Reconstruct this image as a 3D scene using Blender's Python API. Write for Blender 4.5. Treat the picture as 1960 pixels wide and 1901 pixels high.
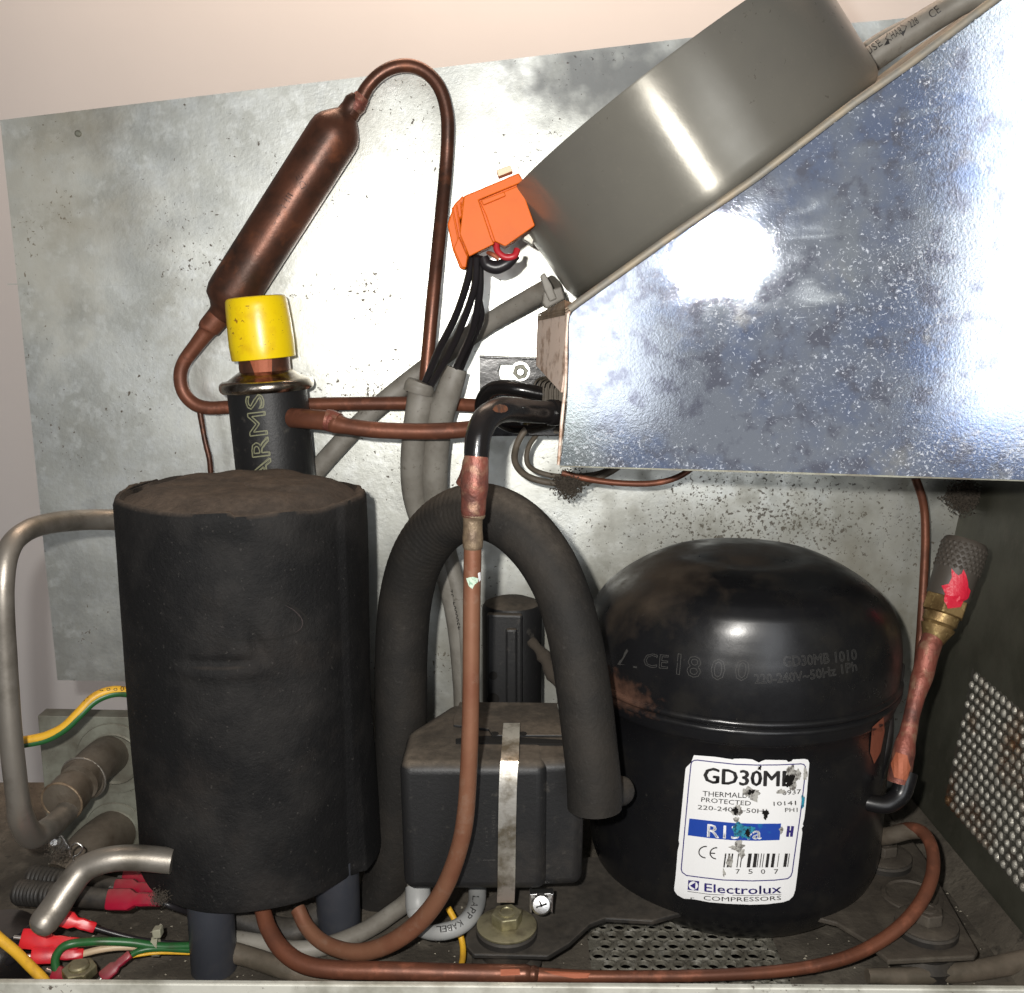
import bpy, bmesh, math, random
from mathutils import Vector, noise
from mathutils.bvhtree import BVHTree
random.seed(7)
R = math.radians
scene = bpy.context.scene
for o in list(bpy.data.objects): bpy.data.objects.remove(o)
C = scene.collection

# ------------------------------------------------------------------ camera, world, lamps
PITCH = R(10.5); FPX = 1900.0; CX, CY = 980.0, 950.5
CAM = Vector((0, 0, 0.35))
FW = Vector((0, math.cos(PITCH), -math.sin(PITCH))); UP = Vector((0, math.sin(PITCH), math.cos(PITCH))); RT = Vector((1, 0, 0))
cam = bpy.data.cameras.new('camera'); camo = bpy.data.objects.new('camera', cam); C.objects.link(camo)
camo.location = CAM; camo.rotation_euler = (R(90) - PITCH, 0, 0)
cam.sensor_width = 36; cam.lens = 36 * FPX / 1960; cam.clip_start = 0.01; cam.clip_end = 50
cam.dof.use_dof = False
scene.camera = camo
w = bpy.data.worlds.new('World'); scene.world = w; w.use_nodes = True
bg = w.node_tree.nodes['Background']; bg.inputs[0].default_value = (0.62, 0.60, 0.60, 1); bg.inputs[1].default_value = 0.09

def lamp(name, kind, loc, energy, color, target=None, size=None, size_y=None):
    l = bpy.data.lights.new(name, kind); l.energy = energy; l.color = color
    if kind == 'AREA':
        l.shape = 'RECTANGLE'; l.size = size; l.size_y = size_y or size
    else: l.shadow_soft_size = size
    o = bpy.data.objects.new(name, l); C.objects.link(o); o.location = loc
    if target is not None:
        d = Vector(target) - Vector(loc); o.rotation_euler = d.to_track_quat('-Z', 'Y').to_euler()
    return o
lamp('phone_flash', 'POINT', (-0.026, 0.0, 0.372), 13.0, (1.0, 0.965, 0.91), size=0.005)
lamp('wall_fill_light', 'AREA', (0.0, 1.0, 1.35), 13.5, (1.0, 0.76, 0.58), (0, 1.35, 0.75), 0.9, 0.25)  # unseen warm light added to brighten the wall from above
lamp('left_reflection_light', 'AREA', (-0.80, -1.6, 0.30), 1.4, (0.95, 0.97, 1.0), (-0.3, 0.5, 0.42), 0.34, 0.75)  # unseen panel added for the white reflection at the cover's left
lamp('right_reflection_light', 'AREA', (0.50, -1.6, 0.62), 9.0, (0.93, 0.96, 1.0), (0.3, 0.5, 0.5), 0.74, 1.35)  # unseen panel added to whiten the cover's right side by reflection
lamp('room_fill', 'AREA', (0.0, -1.9, 0.58), 4.0, (0.95, 0.96, 1.0), (0.0, 0.5, 0.48), 2.4, 1.95)  # large dim fill added behind the camera for the metal to reflect
scene.view_settings.view_transform = 'Standard'; scene.view_settings.look = 'None'
scene.view_settings.exposure = 0; scene.view_settings.gamma = 1
scene.render.engine = 'CYCLES'
scene.cycles.max_bounces = 6

# ------------------------------------------------------------------ pixel -> place helpers (survey of the photograph)
def ray(x, y): return FW + RT * ((x - CX) / FPX) - UP * ((y - CY) / FPX)
def P(x, y, Y): d = ray(x, y); return CAM + d * (Y / d.y)
def PZ(x, y, z): d = ray(x, y); return CAM + d * ((z - CAM.z) / d.z)
def PXc(x, y, X): d = ray(x, y); return CAM + d * (X / d.x)
def dep(p): return (p - CAM).dot(FW)
def PLN(x, y, o, n): d = ray(x, y); return CAM + d * ((o - CAM).dot(n) / d.dot(n))
SO = P(1070, 893, 0.485); SN = Vector((-math.sin(R(13.0)), -math.cos(R(13.0)), -0.03)).normalized()
def PS(x, y): return PLN(x, y, SO, SN)

# ------------------------------------------------------------------ materials
MATS = {}
def mk(name, base, rough=0.5, metal=0.0, var=None, bump=None, dust=0.0, spots=None, dustcol=(0.13, 0.105, 0.08), rvar=0.0, coat=0.0, spec=None, bump2=None, big=None, stretch=None):
    m = bpy.data.materials.new(name); m.use_nodes = True; nt = m.node_tree; N = nt.nodes; Lk = nt.links
    b = N['Principled BSDF']
    tc = N.new('ShaderNodeTexCoord'); vec = tc.outputs['Object']
    if stretch:
        mp = N.new('ShaderNodeMapping'); mp.inputs['Scale'].default_value = stretch; Lk.new(vec, mp.inputs[0]); vec = mp.outputs[0]
    def nz(scale, detail=4, rough_=0.6, dist=0.0):
        n = N.new('ShaderNodeTexNoise'); n.inputs['Scale'].default_value = scale; n.inputs['Detail'].default_value = detail
        n.inputs['Roughness'].default_value = rough_; n.inputs['Distortion'].default_value = dist; Lk.new(vec, n.inputs['Vector']); return n.outputs['Fac']
    def rng(s, a, b_, c=0.0, d=1.0):
        r_ = N.new('ShaderNodeMapRange'); Lk.new(s, r_.inputs[0]); r_.inputs[1].default_value = a; r_.inputs[2].default_value = b_; r_.inputs[3].default_value = c; r_.inputs[4].default_value = d; return r_.outputs[0]
    def mix(f, a, c):
        x = N.new('ShaderNodeMix'); x.data_type = 'RGBA'
        if hasattr(f, 'is_linked') or not isinstance(f, (int, float)): Lk.new(f, x.inputs[0])
        else: x.inputs[0].default_value = f
        for s, i in ((a, 6), (c, 7)):
            if isinstance(s, tuple): x.inputs[i].default_value = (*s, 1)
            else: Lk.new(s, x.inputs[i])
        return x.outputs[2]
    def mth(op, a, c):
        x = N.new('ShaderNodeMath'); x.operation = op
        for s, i in ((a, 0), (c, 1)):
            if isinstance(s, (int, float)): x.inputs[i].default_value = s
            else: Lk.new(s, x.inputs[i])
        return x.outputs[0]
    col = base; rg = rough; mt = metal
    if var:                       # list of (color, scale, lo, hi)
        for (c2, sc, lo, hi) in var: col = mix(rng(nz(sc, 5), lo, hi), col, c2)
    if big:
        for (c2, sc, lo, hi) in big: col = mix(rng(nz(sc, 2, 0.5, 0.6), lo, hi), col, c2)
    if rvar: rg = rng(nz(60, 5), 0.3, 0.7, max(0.02, rough - rvar), rough + rvar)
    sf = None
    if spots:                     # (color, scale, lo, hi, massScale)
        (c3, sc, lo, hi, ms) = spots
        a = nz(sc, 3, 0.7, 0.5); a2 = nz(ms, 2)
        sf = rng(mth('ADD', a, mth('MULTIPLY', mth('SUBTRACT', a2, 0.5), 0.5)), lo, hi)
        col = mix(sf, col, c3)
        if metal: mt = rng(sf, 0, 1, metal, 0.1)
    if dust:
        g = N.new('ShaderNodeNewGeometry'); s = N.new('ShaderNodeSeparateXYZ'); Lk.new(g.outputs['Normal'], s.inputs[0])
        up = rng(s.outputs['Z'], 0.42, 0.92); n1 = rng(nz(35, 5), 0.32, 0.62, 0.35, 1.0)
        f = mth('MULTIPLY', mth('MULTIPLY', up, n1), dust)
        f = mth('ADD', f, rng(nz(18, 6), 0.55, 0.8, 0, dust * 0.22))
        dc = mix(rng(nz(260, 3), 0.35, 0.65), dustcol, tuple(v * 1.5 for v in dustcol))
        col = mix(f, col, dc)
        rr = N.new('ShaderNodeMix'); Lk.new(f, rr.inputs[0])
        if isinstance(rg, float): rr.inputs[2].default_value = rg
        else: Lk.new(rg, rr.inputs[2])
        rr.inputs[3].default_value = 0.9; rg = rr.outputs[0]
        if metal:
            mm = N.new('ShaderNodeMix'); Lk.new(f, mm.inputs[0])
            if isinstance(mt, float) or isinstance(mt, int): mm.inputs[2].default_value = mt
            else: Lk.new(mt, mm.inputs[2])
            mm.inputs[3].default_value = 0.0; mt = mm.outputs[0]
    for s, k in ((col, 'Base Color'), (rg, 'Roughness'), (mt, 'Metallic')):
        if isinstance(s, tuple): b.inputs[k].default_value = (*s, 1)
        elif isinstance(s, (int, float)): b.inputs[k].default_value = s
        else: Lk.new(s, b.inputs[k])
    if coat: b.inputs['Coat Weight'].default_value = coat; b.inputs['Coat Roughness'].default_value = 0.12
    if spec is not None: b.inputs['Specular IOR Level'].default_value = spec
    last = None
    for bb in (bump, bump2):
        if bb:
            bn = N.new('ShaderNodeBump'); bn.inputs['Strength'].default_value = bb[1]; bn.inputs['Distance'].default_value = bb[2] if len(bb) > 2 else 0.001
            Lk.new(nz(bb[0], 5, 0.65), bn.inputs['Height'])
            if last: Lk.new(last, bn.inputs['Normal'])
            last = bn.outputs[0]
    if last: Lk.new(last, b.inputs['Normal'])
    MATS[name] = m; return m

galv = mk('galvanised_sheet', (0.74, 0.755, 0.71), 0.42, 0.93, var=[((0.52, 0.53, 0.49), 30, 0.42, 0.66), ((0.76, 0.78, 0.75), 130, 0.48, 0.7), ((0.36, 0.33, 0.26), 9, 0.56, 0.80)], big=[((0.44, 0.45, 0.42), 7, 0.48, 0.68)], bump=(420, 0.22, 0.0004), bump2=(60, 0.10, 0.001), spots=((0.09, 0.07, 0.05), 300, 0.67, 0.71, 16), rvar=0.08)
galvd = mk('dull_galvanised_plate', (0.27, 0.275, 0.225), 0.55, 0.4, var=[((0.15, 0.14, 0.11), 45, 0.4, 0.65), ((0.10, 0.085, 0.06), 18, 0.55, 0.75)], bump=(200, 0.3, 0.0006), spots=((0.05, 0.04, 0.03), 260, 0.68, 0.76, 14), dust=0.6)
zinc = mk('bright_zinc_sheet', (0.57, 0.62, 0.70), 0.048, 0.97, var=[((0.38, 0.46, 0.66), 16, 0.46, 0.60), ((0.36, 0.38, 0.46), 90, 0.50, 0.62), ((0.72, 0.73, 0.70), 30, 0.58, 0.74)], big=[((0.60, 0.66, 0.60), 7, 0.56, 0.72)], bump=(800, 0.15, 0.00020), bump2=(380, 0.03, 0.0004), spots=((0.56, 0.59, 0.66), 700, 0.58, 0.72, 12), rvar=0.02)
def smears(m):
    # wiped, hazy smears that run across the sheet, and fine scratches
    nt = m.node_tree; N = nt.nodes; Lk = nt.links; b = N['Principled BSDF']; tc = N.new('ShaderNodeTexCoord')
    def sn(scl, rot, freq, lo, hi, det=6):
        mp = N.new('ShaderNodeMapping'); mp.inputs['Scale'].default_value = scl; mp.inputs['Rotation'].default_value = rot; Lk.new(tc.outputs['Object'], mp.inputs[0])
        n = N.new('ShaderNodeTexNoise'); n.inputs['Scale'].default_value = freq; n.inputs['Detail'].default_value = det; n.inputs['Distortion'].default_value = 0.8; Lk.new(mp.outputs[0], n.inputs['Vector'])
        r_ = N.new('ShaderNodeMapRange'); Lk.new(n.outputs['Fac'], r_.inputs[0]); r_.inputs[1].default_value = lo; r_.inputs[2].default_value = hi; return r_.outputs[0]
    def m2(op, a, c):
        x = N.new('ShaderNodeMath'); x.operation = op; x.use_clamp = True
        for q, i in ((a, 0), (c, 1)):
            if isinstance(q, float): x.inputs[i].default_value = q
            else: Lk.new(q, x.inputs[i])
        return x.outputs[0]
    wipe = m2('MULTIPLY', sn((1, 1, 4), (0, R(35), 0), 22, 0.50, 0.72), sn((1, 1, 1), (0, 0, 0), 9, 0.48, 0.60, 2))
    scr = m2('MULTIPLY', sn((0.6, 1, 22), (0, R(62), 0), 60, 0.70, 0.76, 2), sn((1, 1, 1), (0, 0, 0), 14, 0.5, 0.6, 2))
    f = m2('MAXIMUM', wipe, scr)
    for key, val, isc in (('Base Color', (0.66, 0.72, 0.74, 1), True), ('Roughness', 0.17, False)):
        x = N.new('ShaderNodeMix'); fm = m2('MULTIPLY', f, 0.75); Lk.new(fm, x.inputs[0])
        if isc: x.data_type = 'RGBA'; ia, ib, oo = 6, 7, 2
        else: ia, ib, oo = 2, 3, 0
        sck = b.inputs[key]
        if sck.is_linked: Lk.new(sck.links[0].from_socket, x.inputs[ia])
        x.inputs[ib].default_value = val; Lk.new(x.outputs[oo], sck)
smears(zinc)
zincedge = mk('dull_zinc_lip', (0.205, 0.195, 0.17), 0.6, 0.25, var=[((0.3, 0.25, 0.18), 80, 0.4, 0.65)], bump=(400, 0.3, 0.0005))
rust_glare_lip = mk('rust_stained_glare_zinc', (0.86, 0.70, 0.60), 0.55, 0.15, var=[((0.35, 0.2, 0.12), 120, 0.5, 0.7)], bump=(500, 0.5, 0.0006))  # pale base stands in for the mirrored flash; brown patches are rust
sidem = mk('dark_green_grey_sheet', (0.105, 0.104, 0.080), 0.5, 0.3, var=[((0.065, 0.065, 0.048), 16, 0.4, 0.6), ((0.11, 0.10, 0.08), 120, 0.55, 0.8)], bump=(240, 0.25, 0.0006), dust=0.5)
floorm = mk('dusty_floor_pan', (0.105, 0.09, 0.07), 0.85, 0.0, var=[((0.05, 0.042, 0.032), 14, 0.40, 0.62), ((0.16, 0.14, 0.11), 45, 0.5, 0.75), ((0.03, 0.026, 0.02), 150, 0.58, 0.72)], bump=(330, 0.8, 0.001), bump2=(40, 0.5, 0.002))
ventm = mk('corroded_perforated_metal', (0.17, 0.16, 0.13), 0.6, 0.3, var=[((0.36, 0.35, 0.31), 160, 0.5, 0.72), ((0.07, 0.06, 0.045), 60, 0.5, 0.7)], bump=(500, 0.9, 0.001))
screenm = mk('pale_glassy_bead', (0.52, 0.50, 0.44), 0.28, 0.5, var=[((0.16, 0.09, 0.04), 22, 0.46, 0.62), ((0.5, 0.5, 0.46), 200, 0.55, 0.75)], bump=(600, 0.8, 0.001))  # bright bead colour standing in for light behind the screen holes
meshm = mk('rusty_grey_mesh', (0.10, 0.095, 0.08), 0.6, 0.3, var=[((0.12, 0.055, 0.025), 22, 0.46, 0.62), ((0.2, 0.19, 0.16), 200, 0.55, 0.75)], bump=(600, 0.8, 0.001))
voidm = mk('dark_void', (0.006, 0.005, 0.004), 0.9, 0)
railm = mk('pale_painted_rail', (0.72, 0.71, 0.63), 0.45, 0.25, var=[((0.36, 0.35, 0.29), 30, 0.45, 0.65)], spots=((0.12, 0.1, 0.08), 240, 0.66, 0.74, 12), bump=(300, 0.3, 0.0005))
wallm = mk('painted_plaster', (0.74, 0.725, 0.72), 0.9, 0, var=[((0.72, 0.705, 0.70), 4, 0.4, 0.6)], bump=(60, 0.1, 0.001))
foam = mk('black_foam', (0.0060, 0.0059, 0.0062), 0.72, 0, var=[((0.021, 0.0195, 0.0185), 22, 0.45, 0.7), ((0.05, 0.046, 0.042), 480, 0.64, 0.74)], bump=(520, 0.7, 0.0009), bump2=(45, 0.25, 0.002), dust=0.85, dustcol=(0.072, 0.056, 0.044), spec=0.25)
hosef = mk('grey_black_foam_hose', (0.016, 0.0148, 0.0135), 0.72, 0, var=[((0.028, 0.024, 0.020), 24, 0.45, 0.7), ((0.034, 0.031, 0.028), 350, 0.6, 0.75)], bump=(420, 0.55, 0.0008), dust=0.75, dustcol=(0.09, 0.075, 0.06), spec=0.25)
rubber = mk('dusty_black_plastic', (0.012, 0.012, 0.0125), 0.5, 0, var=[((0.05, 0.046, 0.04), 160, 0.6, 0.75)], bump=(500, 0.35, 0.0005), dust=1.0, dustcol=(0.105, 0.085, 0.064))
bluepipe = mk('slate_blue_tube', (0.034, 0.037, 0.046), 0.45, 0, var=[((0.05, 0.05, 0.055), 60, 0.5, 0.75)], bump=(300, 0.2, 0.0004))
blackgl = mk('glossy_black_paint', (0.010, 0.009, 0.009), 0.20, 0, bump=(140, 0.25, 0.0006), dust=0.25, dustcol=(0.08, 0.06, 0.05), spec=0.6)
comp = mk('compressor_black_enamel', (0.008, 0.008, 0.009), 0.30, 0, var=[((0.014, 0.013, 0.012), 50, 0.5, 0.7), ((0.07, 0.065, 0.055), 420, 0.70, 0.78)], bump=(260, 0.10, 0.0004), rvar=0.06, dust=0.0, spec=0.5)
copper = mk('aged_brown_copper', (0.21, 0.078, 0.044), 0.46, 0.4, var=[((0.13, 0.05, 0.03), 30, 0.42, 0.62), ((0.33, 0.12, 0.07), 90, 0.55, 0.75)], bump=(380, 0.25, 0.0004), rvar=0.08)
copperd = mk('dark_tarnished_copper', (0.15, 0.060, 0.036), 0.38, 0.5, var=[((0.065, 0.034, 0.024), 26, 0.42, 0.6), ((0.24, 0.085, 0.04), 60, 0.55, 0.75)], bump=(420, 0.25, 0.0004), rvar=0.07)
copperp = mk('pinkish_dusty_copper', (0.235, 0.108, 0.062), 0.5, 0.3, var=[((0.20, 0.08, 0.045), 40, 0.42, 0.62), ((0.27, 0.16, 0.11), 120, 0.55, 0.75)], bump=(380, 0.2, 0.0004), spots=((0.12, 0.05, 0.03), 420, 0.72, 0.78, 30))
copperb = mk('scraped_bright_copper', (0.36, 0.105, 0.05), 0.6, 0.3, bump=(500, 0.4, 0.0004))
braze = mk('brazed_joint', (0.27, 0.085, 0.06), 0.45, 0.4, var=[((0.12, 0.05, 0.04), 60, 0.45, 0.62), ((0.34, 0.2, 0.13), 150, 0.5, 0.7)], bump=(260, 0.7, 0.0009))
brass = mk('dirty_brass', (0.30, 0.20, 0.085), 0.45, 0.6, var=[((0.16, 0.10, 0.04), 90, 0.42, 0.62), ((0.6, 0.45, 0.2), 200, 0.55, 0.7)], bump=(300, 0.5, 0.0007))
oldbrass = mk('grey_brown_brass', (0.27, 0.20, 0.13), 0.5, 0.4, var=[((0.13, 0.09, 0.06), 90, 0.42, 0.62)], bump=(300, 0.6, 0.0009))
cowlm = mk('grey_painted_cowl', (0.23, 0.22, 0.19), 0.33, 0.45, var=[((0.21, 0.20, 0.175), 12, 0.45, 0.65), ((0.25, 0.235, 0.20), 300, 0.6, 0.8)], bump=(900, 0.05, 0.0003), bump2=(9, 0.25, 0.001), spots=((0.10, 0.09, 0.075), 260, 0.72, 0.76, 14), rvar=0.05)
orange = mk('orange_plastic', (0.68, 0.125, 0.004), 0.5, 0, var=[((0.60, 0.105, 0.005), 30, 0.4, 0.7)], spec=0.25, bump=(300, 0.1, 0.0003))
cream = mk('cream_plastic', (0.75, 0.62, 0.42), 0.5, 0)
yellow = mk('yellow_rubber_cap', (0.96, 0.69, 0.006), 0.3, 0, var=[((0.80, 0.50, 0.01), 60, 0.5, 0.7)], bump=(120, 0.15, 0.0008), spots=((0.35, 0.15, 0.02), 230, 0.66, 0.72, 40))
red = mk('red_crimp_plastic', (0.62, 0.018, 0.025), 0.35, 0, var=[((0.42, 0.012, 0.03), 60, 0.45, 0.65)], bump=(200, 0.1, 0.0005))
red_shaded = mk('shaded_red_crimp_plastic', (0.33, 0.008, 0.03), 0.35, 0, var=[((0.24, 0.008, 0.03), 60, 0.45, 0.65)], bump=(200, 0.1, 0.0005), dust=0.5)  # darker copy of the crimp red; shade is put into the colour
redpaint = mk('red_sealing_paint', (0.66, 0.015, 0.045), 0.4, 0, bump=(300, 0.6, 0.0008))
greyc = mk('grey_cable_sheath', (0.26, 0.245, 0.215), 0.55, 0, var=[((0.18, 0.165, 0.14), 40, 0.42, 0.62), ((0.12, 0.1, 0.08), 260, 0.62, 0.75)], bump=(300, 0.3, 0.0005))
greycl = mk('pale_grey_cable', (0.33, 0.335, 0.33), 0.45, 0, var=[((0.36, 0.36, 0.35), 60, 0.45, 0.7)], bump=(300, 0.15, 0.0004))
dirtyc = mk('dirty_brown_cable', (0.09, 0.075, 0.055), 0.6, 0, var=[((0.16, 0.13, 0.1), 60, 0.45, 0.7)], bump=(300, 0.4, 0.0006), dust=0.6)
blackw = mk('black_wire', (0.018, 0.016, 0.018), 0.35, 0, bump=(200, 0.2, 0.0004))
greenw = mk('green_wire', (0.02, 0.11, 0.03), 0.4, 0, var=[((0.03, 0.06, 0.02), 80, 0.5, 0.7)])
yelloww = mk('yellow_wire', (0.75, 0.42, 0.03), 0.45, 0, var=[((0.5, 0.26, 0.03), 90, 0.5, 0.7)])
beigew = mk('beige_wire', (0.55, 0.42, 0.28), 0.45, 0, var=[((0.35, 0.25, 0.16), 90, 0.5, 0.7)])
redw = mk('red_wire', (0.45, 0.02, 0.03), 0.4, 0)
satin = mk('satin_steel_tube', (0.34, 0.31, 0.27), 0.42, 0.7, var=[((0.20, 0.18, 0.15), 40, 0.45, 0.65)], bump=(700, 0.25, 0.0003), rvar=0.05)
dirtst = mk('dusty_steel_tube', (0.16, 0.135, 0.105), 0.5, 0.35, var=[((0.09, 0.07, 0.05), 40, 0.42, 0.62)], bump=(350, 0.5, 0.0007), dust=0.7)
strapm = mk('spring_steel_strip', (0.82, 0.78, 0.70), 0.36, 0.9, var=[((0.35, 0.30, 0.22), 90, 0.45, 0.65)], bump=(400, 0.25, 0.0004), spots=((0.12, 0.1, 0.08), 420, 0.7, 0.78, 30))
chrome = mk('bright_plated_steel', (0.80, 0.79, 0.77), 0.34, 1.0, bump=(300, 0.2, 0.0005))
ringm = mk('stained_steel_ring', (0.60, 0.54, 0.46), 0.22, 1.0, var=[((0.16, 0.12, 0.09), 80, 0.45, 0.65)], bump=(300, 0.3, 0.0005))
zyel = mk('yellow_zinc_hardware', (0.36, 0.33, 0.20), 0.38, 0.75, var=[((0.16, 0.14, 0.08), 90, 0.45, 0.65)], bump=(400, 0.4, 0.0005), dust=0.5)
plate = mk('black_base_plate', (0.022, 0.020, 0.018), 0.55, 0.1, var=[((0.06, 0.05, 0.04), 60, 0.5, 0.7)], bump=(300, 0.4, 0.0006), dust=0.75, dustcol=(0.07, 0.06, 0.048))
platec = mk('brown_grimy_base_plate', (0.07, 0.058, 0.045), 0.7, 0.0, var=[((0.10, 0.085, 0.065), 60, 0.5, 0.7), ((0.03, 0.024, 0.018), 25, 0.5, 0.7)], bump=(250, 0.6, 0.001))
knob = mk('grey_knurled_plastic', (0.070, 0.059, 0.049), 0.5, 0.0, var=[((0.07, 0.06, 0.05), 60, 0.45, 0.65)], bump=(300, 0.3, 0.0005))
white = mk('white_label_paper', (0.86, 0.86, 0.86), 0.45, 0)
ink = mk('black_ink', (0.02, 0.018, 0.018), 0.5, 0)
inkn = mk('navy_ink', (0.03, 0.02, 0.16), 0.5, 0)
inkb = mk('blue_ink', (0.015, 0.06, 0.36), 0.4, 0, var=[((0.01, 0.16, 0.36), 110, 0.62, 0.7)])
inkw = mk('white_ink', (0.85, 0.86, 0.88), 0.5, 0)
inkg = mk('worn_pale_print', (0.22, 0.22, 0.13), 0.6, 0)
emb = mk('rubbed_embossing', (0.07, 0.068, 0.065), 0.22, 0.2)
stain = mk('grey_stain', (0.42, 0.41, 0.38), 0.5, 0, var=[((0.12, 0.11, 0.10), 420, 0.46, 0.6)])
stainb = mk('black_drip', (0.012, 0.011, 0.01), 0.15, 0)
staint = mk('teal_scuff', (0.03, 0.26, 0.38), 0.4, 0, var=[((0.02, 0.06, 0.10), 700, 0.45, 0.6)])
rust = mk('rust_bloom', (0.13, 0.045, 0.018), 0.85, 0, var=[((0.03, 0.02, 0.015), 200, 0.42, 0.6), ((0.24, 0.10, 0.05), 300, 0.55, 0.7)], bump=(500, 0.8, 0.001))
fluff = mk('brown_dust_fluff', (0.05, 0.04, 0.03), 0.95, 0)
crumb = mk('pale_crumbs', (0.32, 0.29, 0.23), 0.9, 0)
fin = mk('dusty_fins', (0.085, 0.07, 0.052), 0.6, 0.2, bump=(300, 0.4, 0.0006))

# compressor: dust and rust zones as wear with their own shape
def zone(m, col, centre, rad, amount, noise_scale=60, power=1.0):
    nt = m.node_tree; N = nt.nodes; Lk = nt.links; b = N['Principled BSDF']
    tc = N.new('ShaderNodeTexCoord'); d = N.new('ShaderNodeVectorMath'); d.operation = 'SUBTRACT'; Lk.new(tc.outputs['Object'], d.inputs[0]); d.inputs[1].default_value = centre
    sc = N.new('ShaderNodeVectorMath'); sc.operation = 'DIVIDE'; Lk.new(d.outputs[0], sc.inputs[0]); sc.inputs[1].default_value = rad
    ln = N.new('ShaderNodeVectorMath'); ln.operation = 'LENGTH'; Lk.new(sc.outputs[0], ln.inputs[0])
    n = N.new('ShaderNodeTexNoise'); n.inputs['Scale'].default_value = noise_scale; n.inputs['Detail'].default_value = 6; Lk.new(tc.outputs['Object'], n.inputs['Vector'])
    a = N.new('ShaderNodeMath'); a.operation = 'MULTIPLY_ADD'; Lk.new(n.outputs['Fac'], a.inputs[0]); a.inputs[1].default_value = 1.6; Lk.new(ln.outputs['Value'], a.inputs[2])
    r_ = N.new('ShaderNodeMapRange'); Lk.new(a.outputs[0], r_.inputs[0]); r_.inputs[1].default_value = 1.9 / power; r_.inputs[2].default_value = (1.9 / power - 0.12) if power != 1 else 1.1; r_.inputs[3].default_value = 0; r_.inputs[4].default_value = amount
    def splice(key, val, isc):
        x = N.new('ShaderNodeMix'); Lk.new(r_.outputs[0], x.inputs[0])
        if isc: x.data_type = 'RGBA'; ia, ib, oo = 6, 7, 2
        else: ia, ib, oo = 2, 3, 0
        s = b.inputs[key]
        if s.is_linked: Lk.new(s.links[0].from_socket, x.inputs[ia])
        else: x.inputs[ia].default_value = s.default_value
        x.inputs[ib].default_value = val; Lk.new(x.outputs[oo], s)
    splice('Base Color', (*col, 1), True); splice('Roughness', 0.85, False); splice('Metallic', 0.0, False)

# ------------------------------------------------------------------ mesh helpers
def mesh_obj(name, verts, faces, mat, parent=None, smooth=True, angle=40, keep_origin=False):
    me = bpy.data.meshes.new(name)
    vs = [Vector(v) for v in verts]
    if parent is not None:
        org = parent_world(parent)
    elif keep_origin: org = Vector((0, 0, 0))
    else:
        mn = Vector((min(v.x for v in vs), min(v.y for v in vs), min(v.z for v in vs))); mx = Vector((max(v.x for v in vs), max(v.y for v in vs), max(v.z for v in vs)))
        org = Vector(((mn.x + mx.x) / 2, (mn.y + mx.y) / 2, mn.z))
    me.from_pydata([v - org for v in vs], [], faces); me.update()
    if smooth:
        me.shade_smooth(); me.set_sharp_from_angle(angle=R(angle))
    if mat: me.materials.append(mat)
    o = bpy.data.objects.new(name, me); C.objects.link(o)
    if parent is not None: o.parent = parent
    else: o.location = org
    return o
def parent_world(o):
    v = Vector((0, 0, 0))
    while o is not None: v += o.location; o = o.parent
    return v
def bm_obj(name, bm, mat, parent=None, smooth=True, angle=40, keep_origin=False):
    bm.verts.index_update()
    vs = [v.co.copy() for v in bm.verts]; fs = [[v.index for v in f.verts] for f in bm.faces]; bm.free()
    return mesh_obj(name, vs, fs, mat, parent, smooth, angle, keep_origin)
def tag(o, label, cat, group=None):
    o['label'] = label; o['category'] = cat
    if group: o['group'] = group
    return o
def struct(o, kind='structure'): o['kind'] = kind; return o
def thing(name, label, cat, loc, group=None):
    o = bpy.data.objects.new(name, None); C.objects.link(o); o.location = loc; o.empty_display_size = 0.02
    return tag(o, label, cat, group)

def smooth_path(pts, radii, n=8):
    if len(pts) == 2:
        return [pts[0].lerp(pts[1], i / n) for i in range(n + 1)], [radii[0] + (radii[1] - radii[0]) * i / n for i in range(n + 1)]
    p = [pts[0] * 2 - pts[1]] + pts + [pts[-1] * 2 - pts[-2]]
    out = []; ro = []
    for i in range(1, len(p) - 2):
        for k in range(n):
            t = k / n; a, b, c, d = p[i - 1], p[i], p[i + 1], p[i + 2]
            # centripetal-ish via plain catmull
            out.append(0.5 * ((2 * b) + (c - a) * t + (2 * a - 5 * b + 4 * c - d) * t * t + (3 * b - a - 3 * c + d) * t ** 3))
            ro.append(radii[i - 1] + (radii[i] - radii[i - 1]) * t)
    out.append(pts[-1]); ro.append(radii[-1])
    return out, ro
def sweep(path, radii, seg=16, caps=True, rf=None):
    vs = []; fs = []; n = len(path)
    T = [(path[min(i + 1, n - 1)] - path[max(i - 1, 0)]).normalized() for i in range(n)]
    ref = Vector((0, 0, 1)) if abs(T[0].z) < 0.9 else Vector((0, 1, 0))
    u = T[0].cross(ref).normalized()
    for i in range(n):
        u = (u - T[i] * u.dot(T[i])).normalized(); v = T[i].cross(u)
        for k in range(seg):
            a = 2 * math.pi * k / seg; r = radii[i]
            if rf: r = rf(i / (n - 1), a, r, path[i])
            vs.append(path[i] + (u * math.cos(a) + v * math.sin(a)) * r)
    for i in range(n - 1):
        for k in range(seg):
            k2 = (k + 1) % seg; fs.append((i * seg + k, i * seg + k2, (i + 1) * seg + k2, (i + 1) * seg + k))
    if caps:
        fs.append(tuple(range(seg - 1, -1, -1))); fs.append(tuple(range((n - 1) * seg, n * seg)))
    return vs, fs
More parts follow.
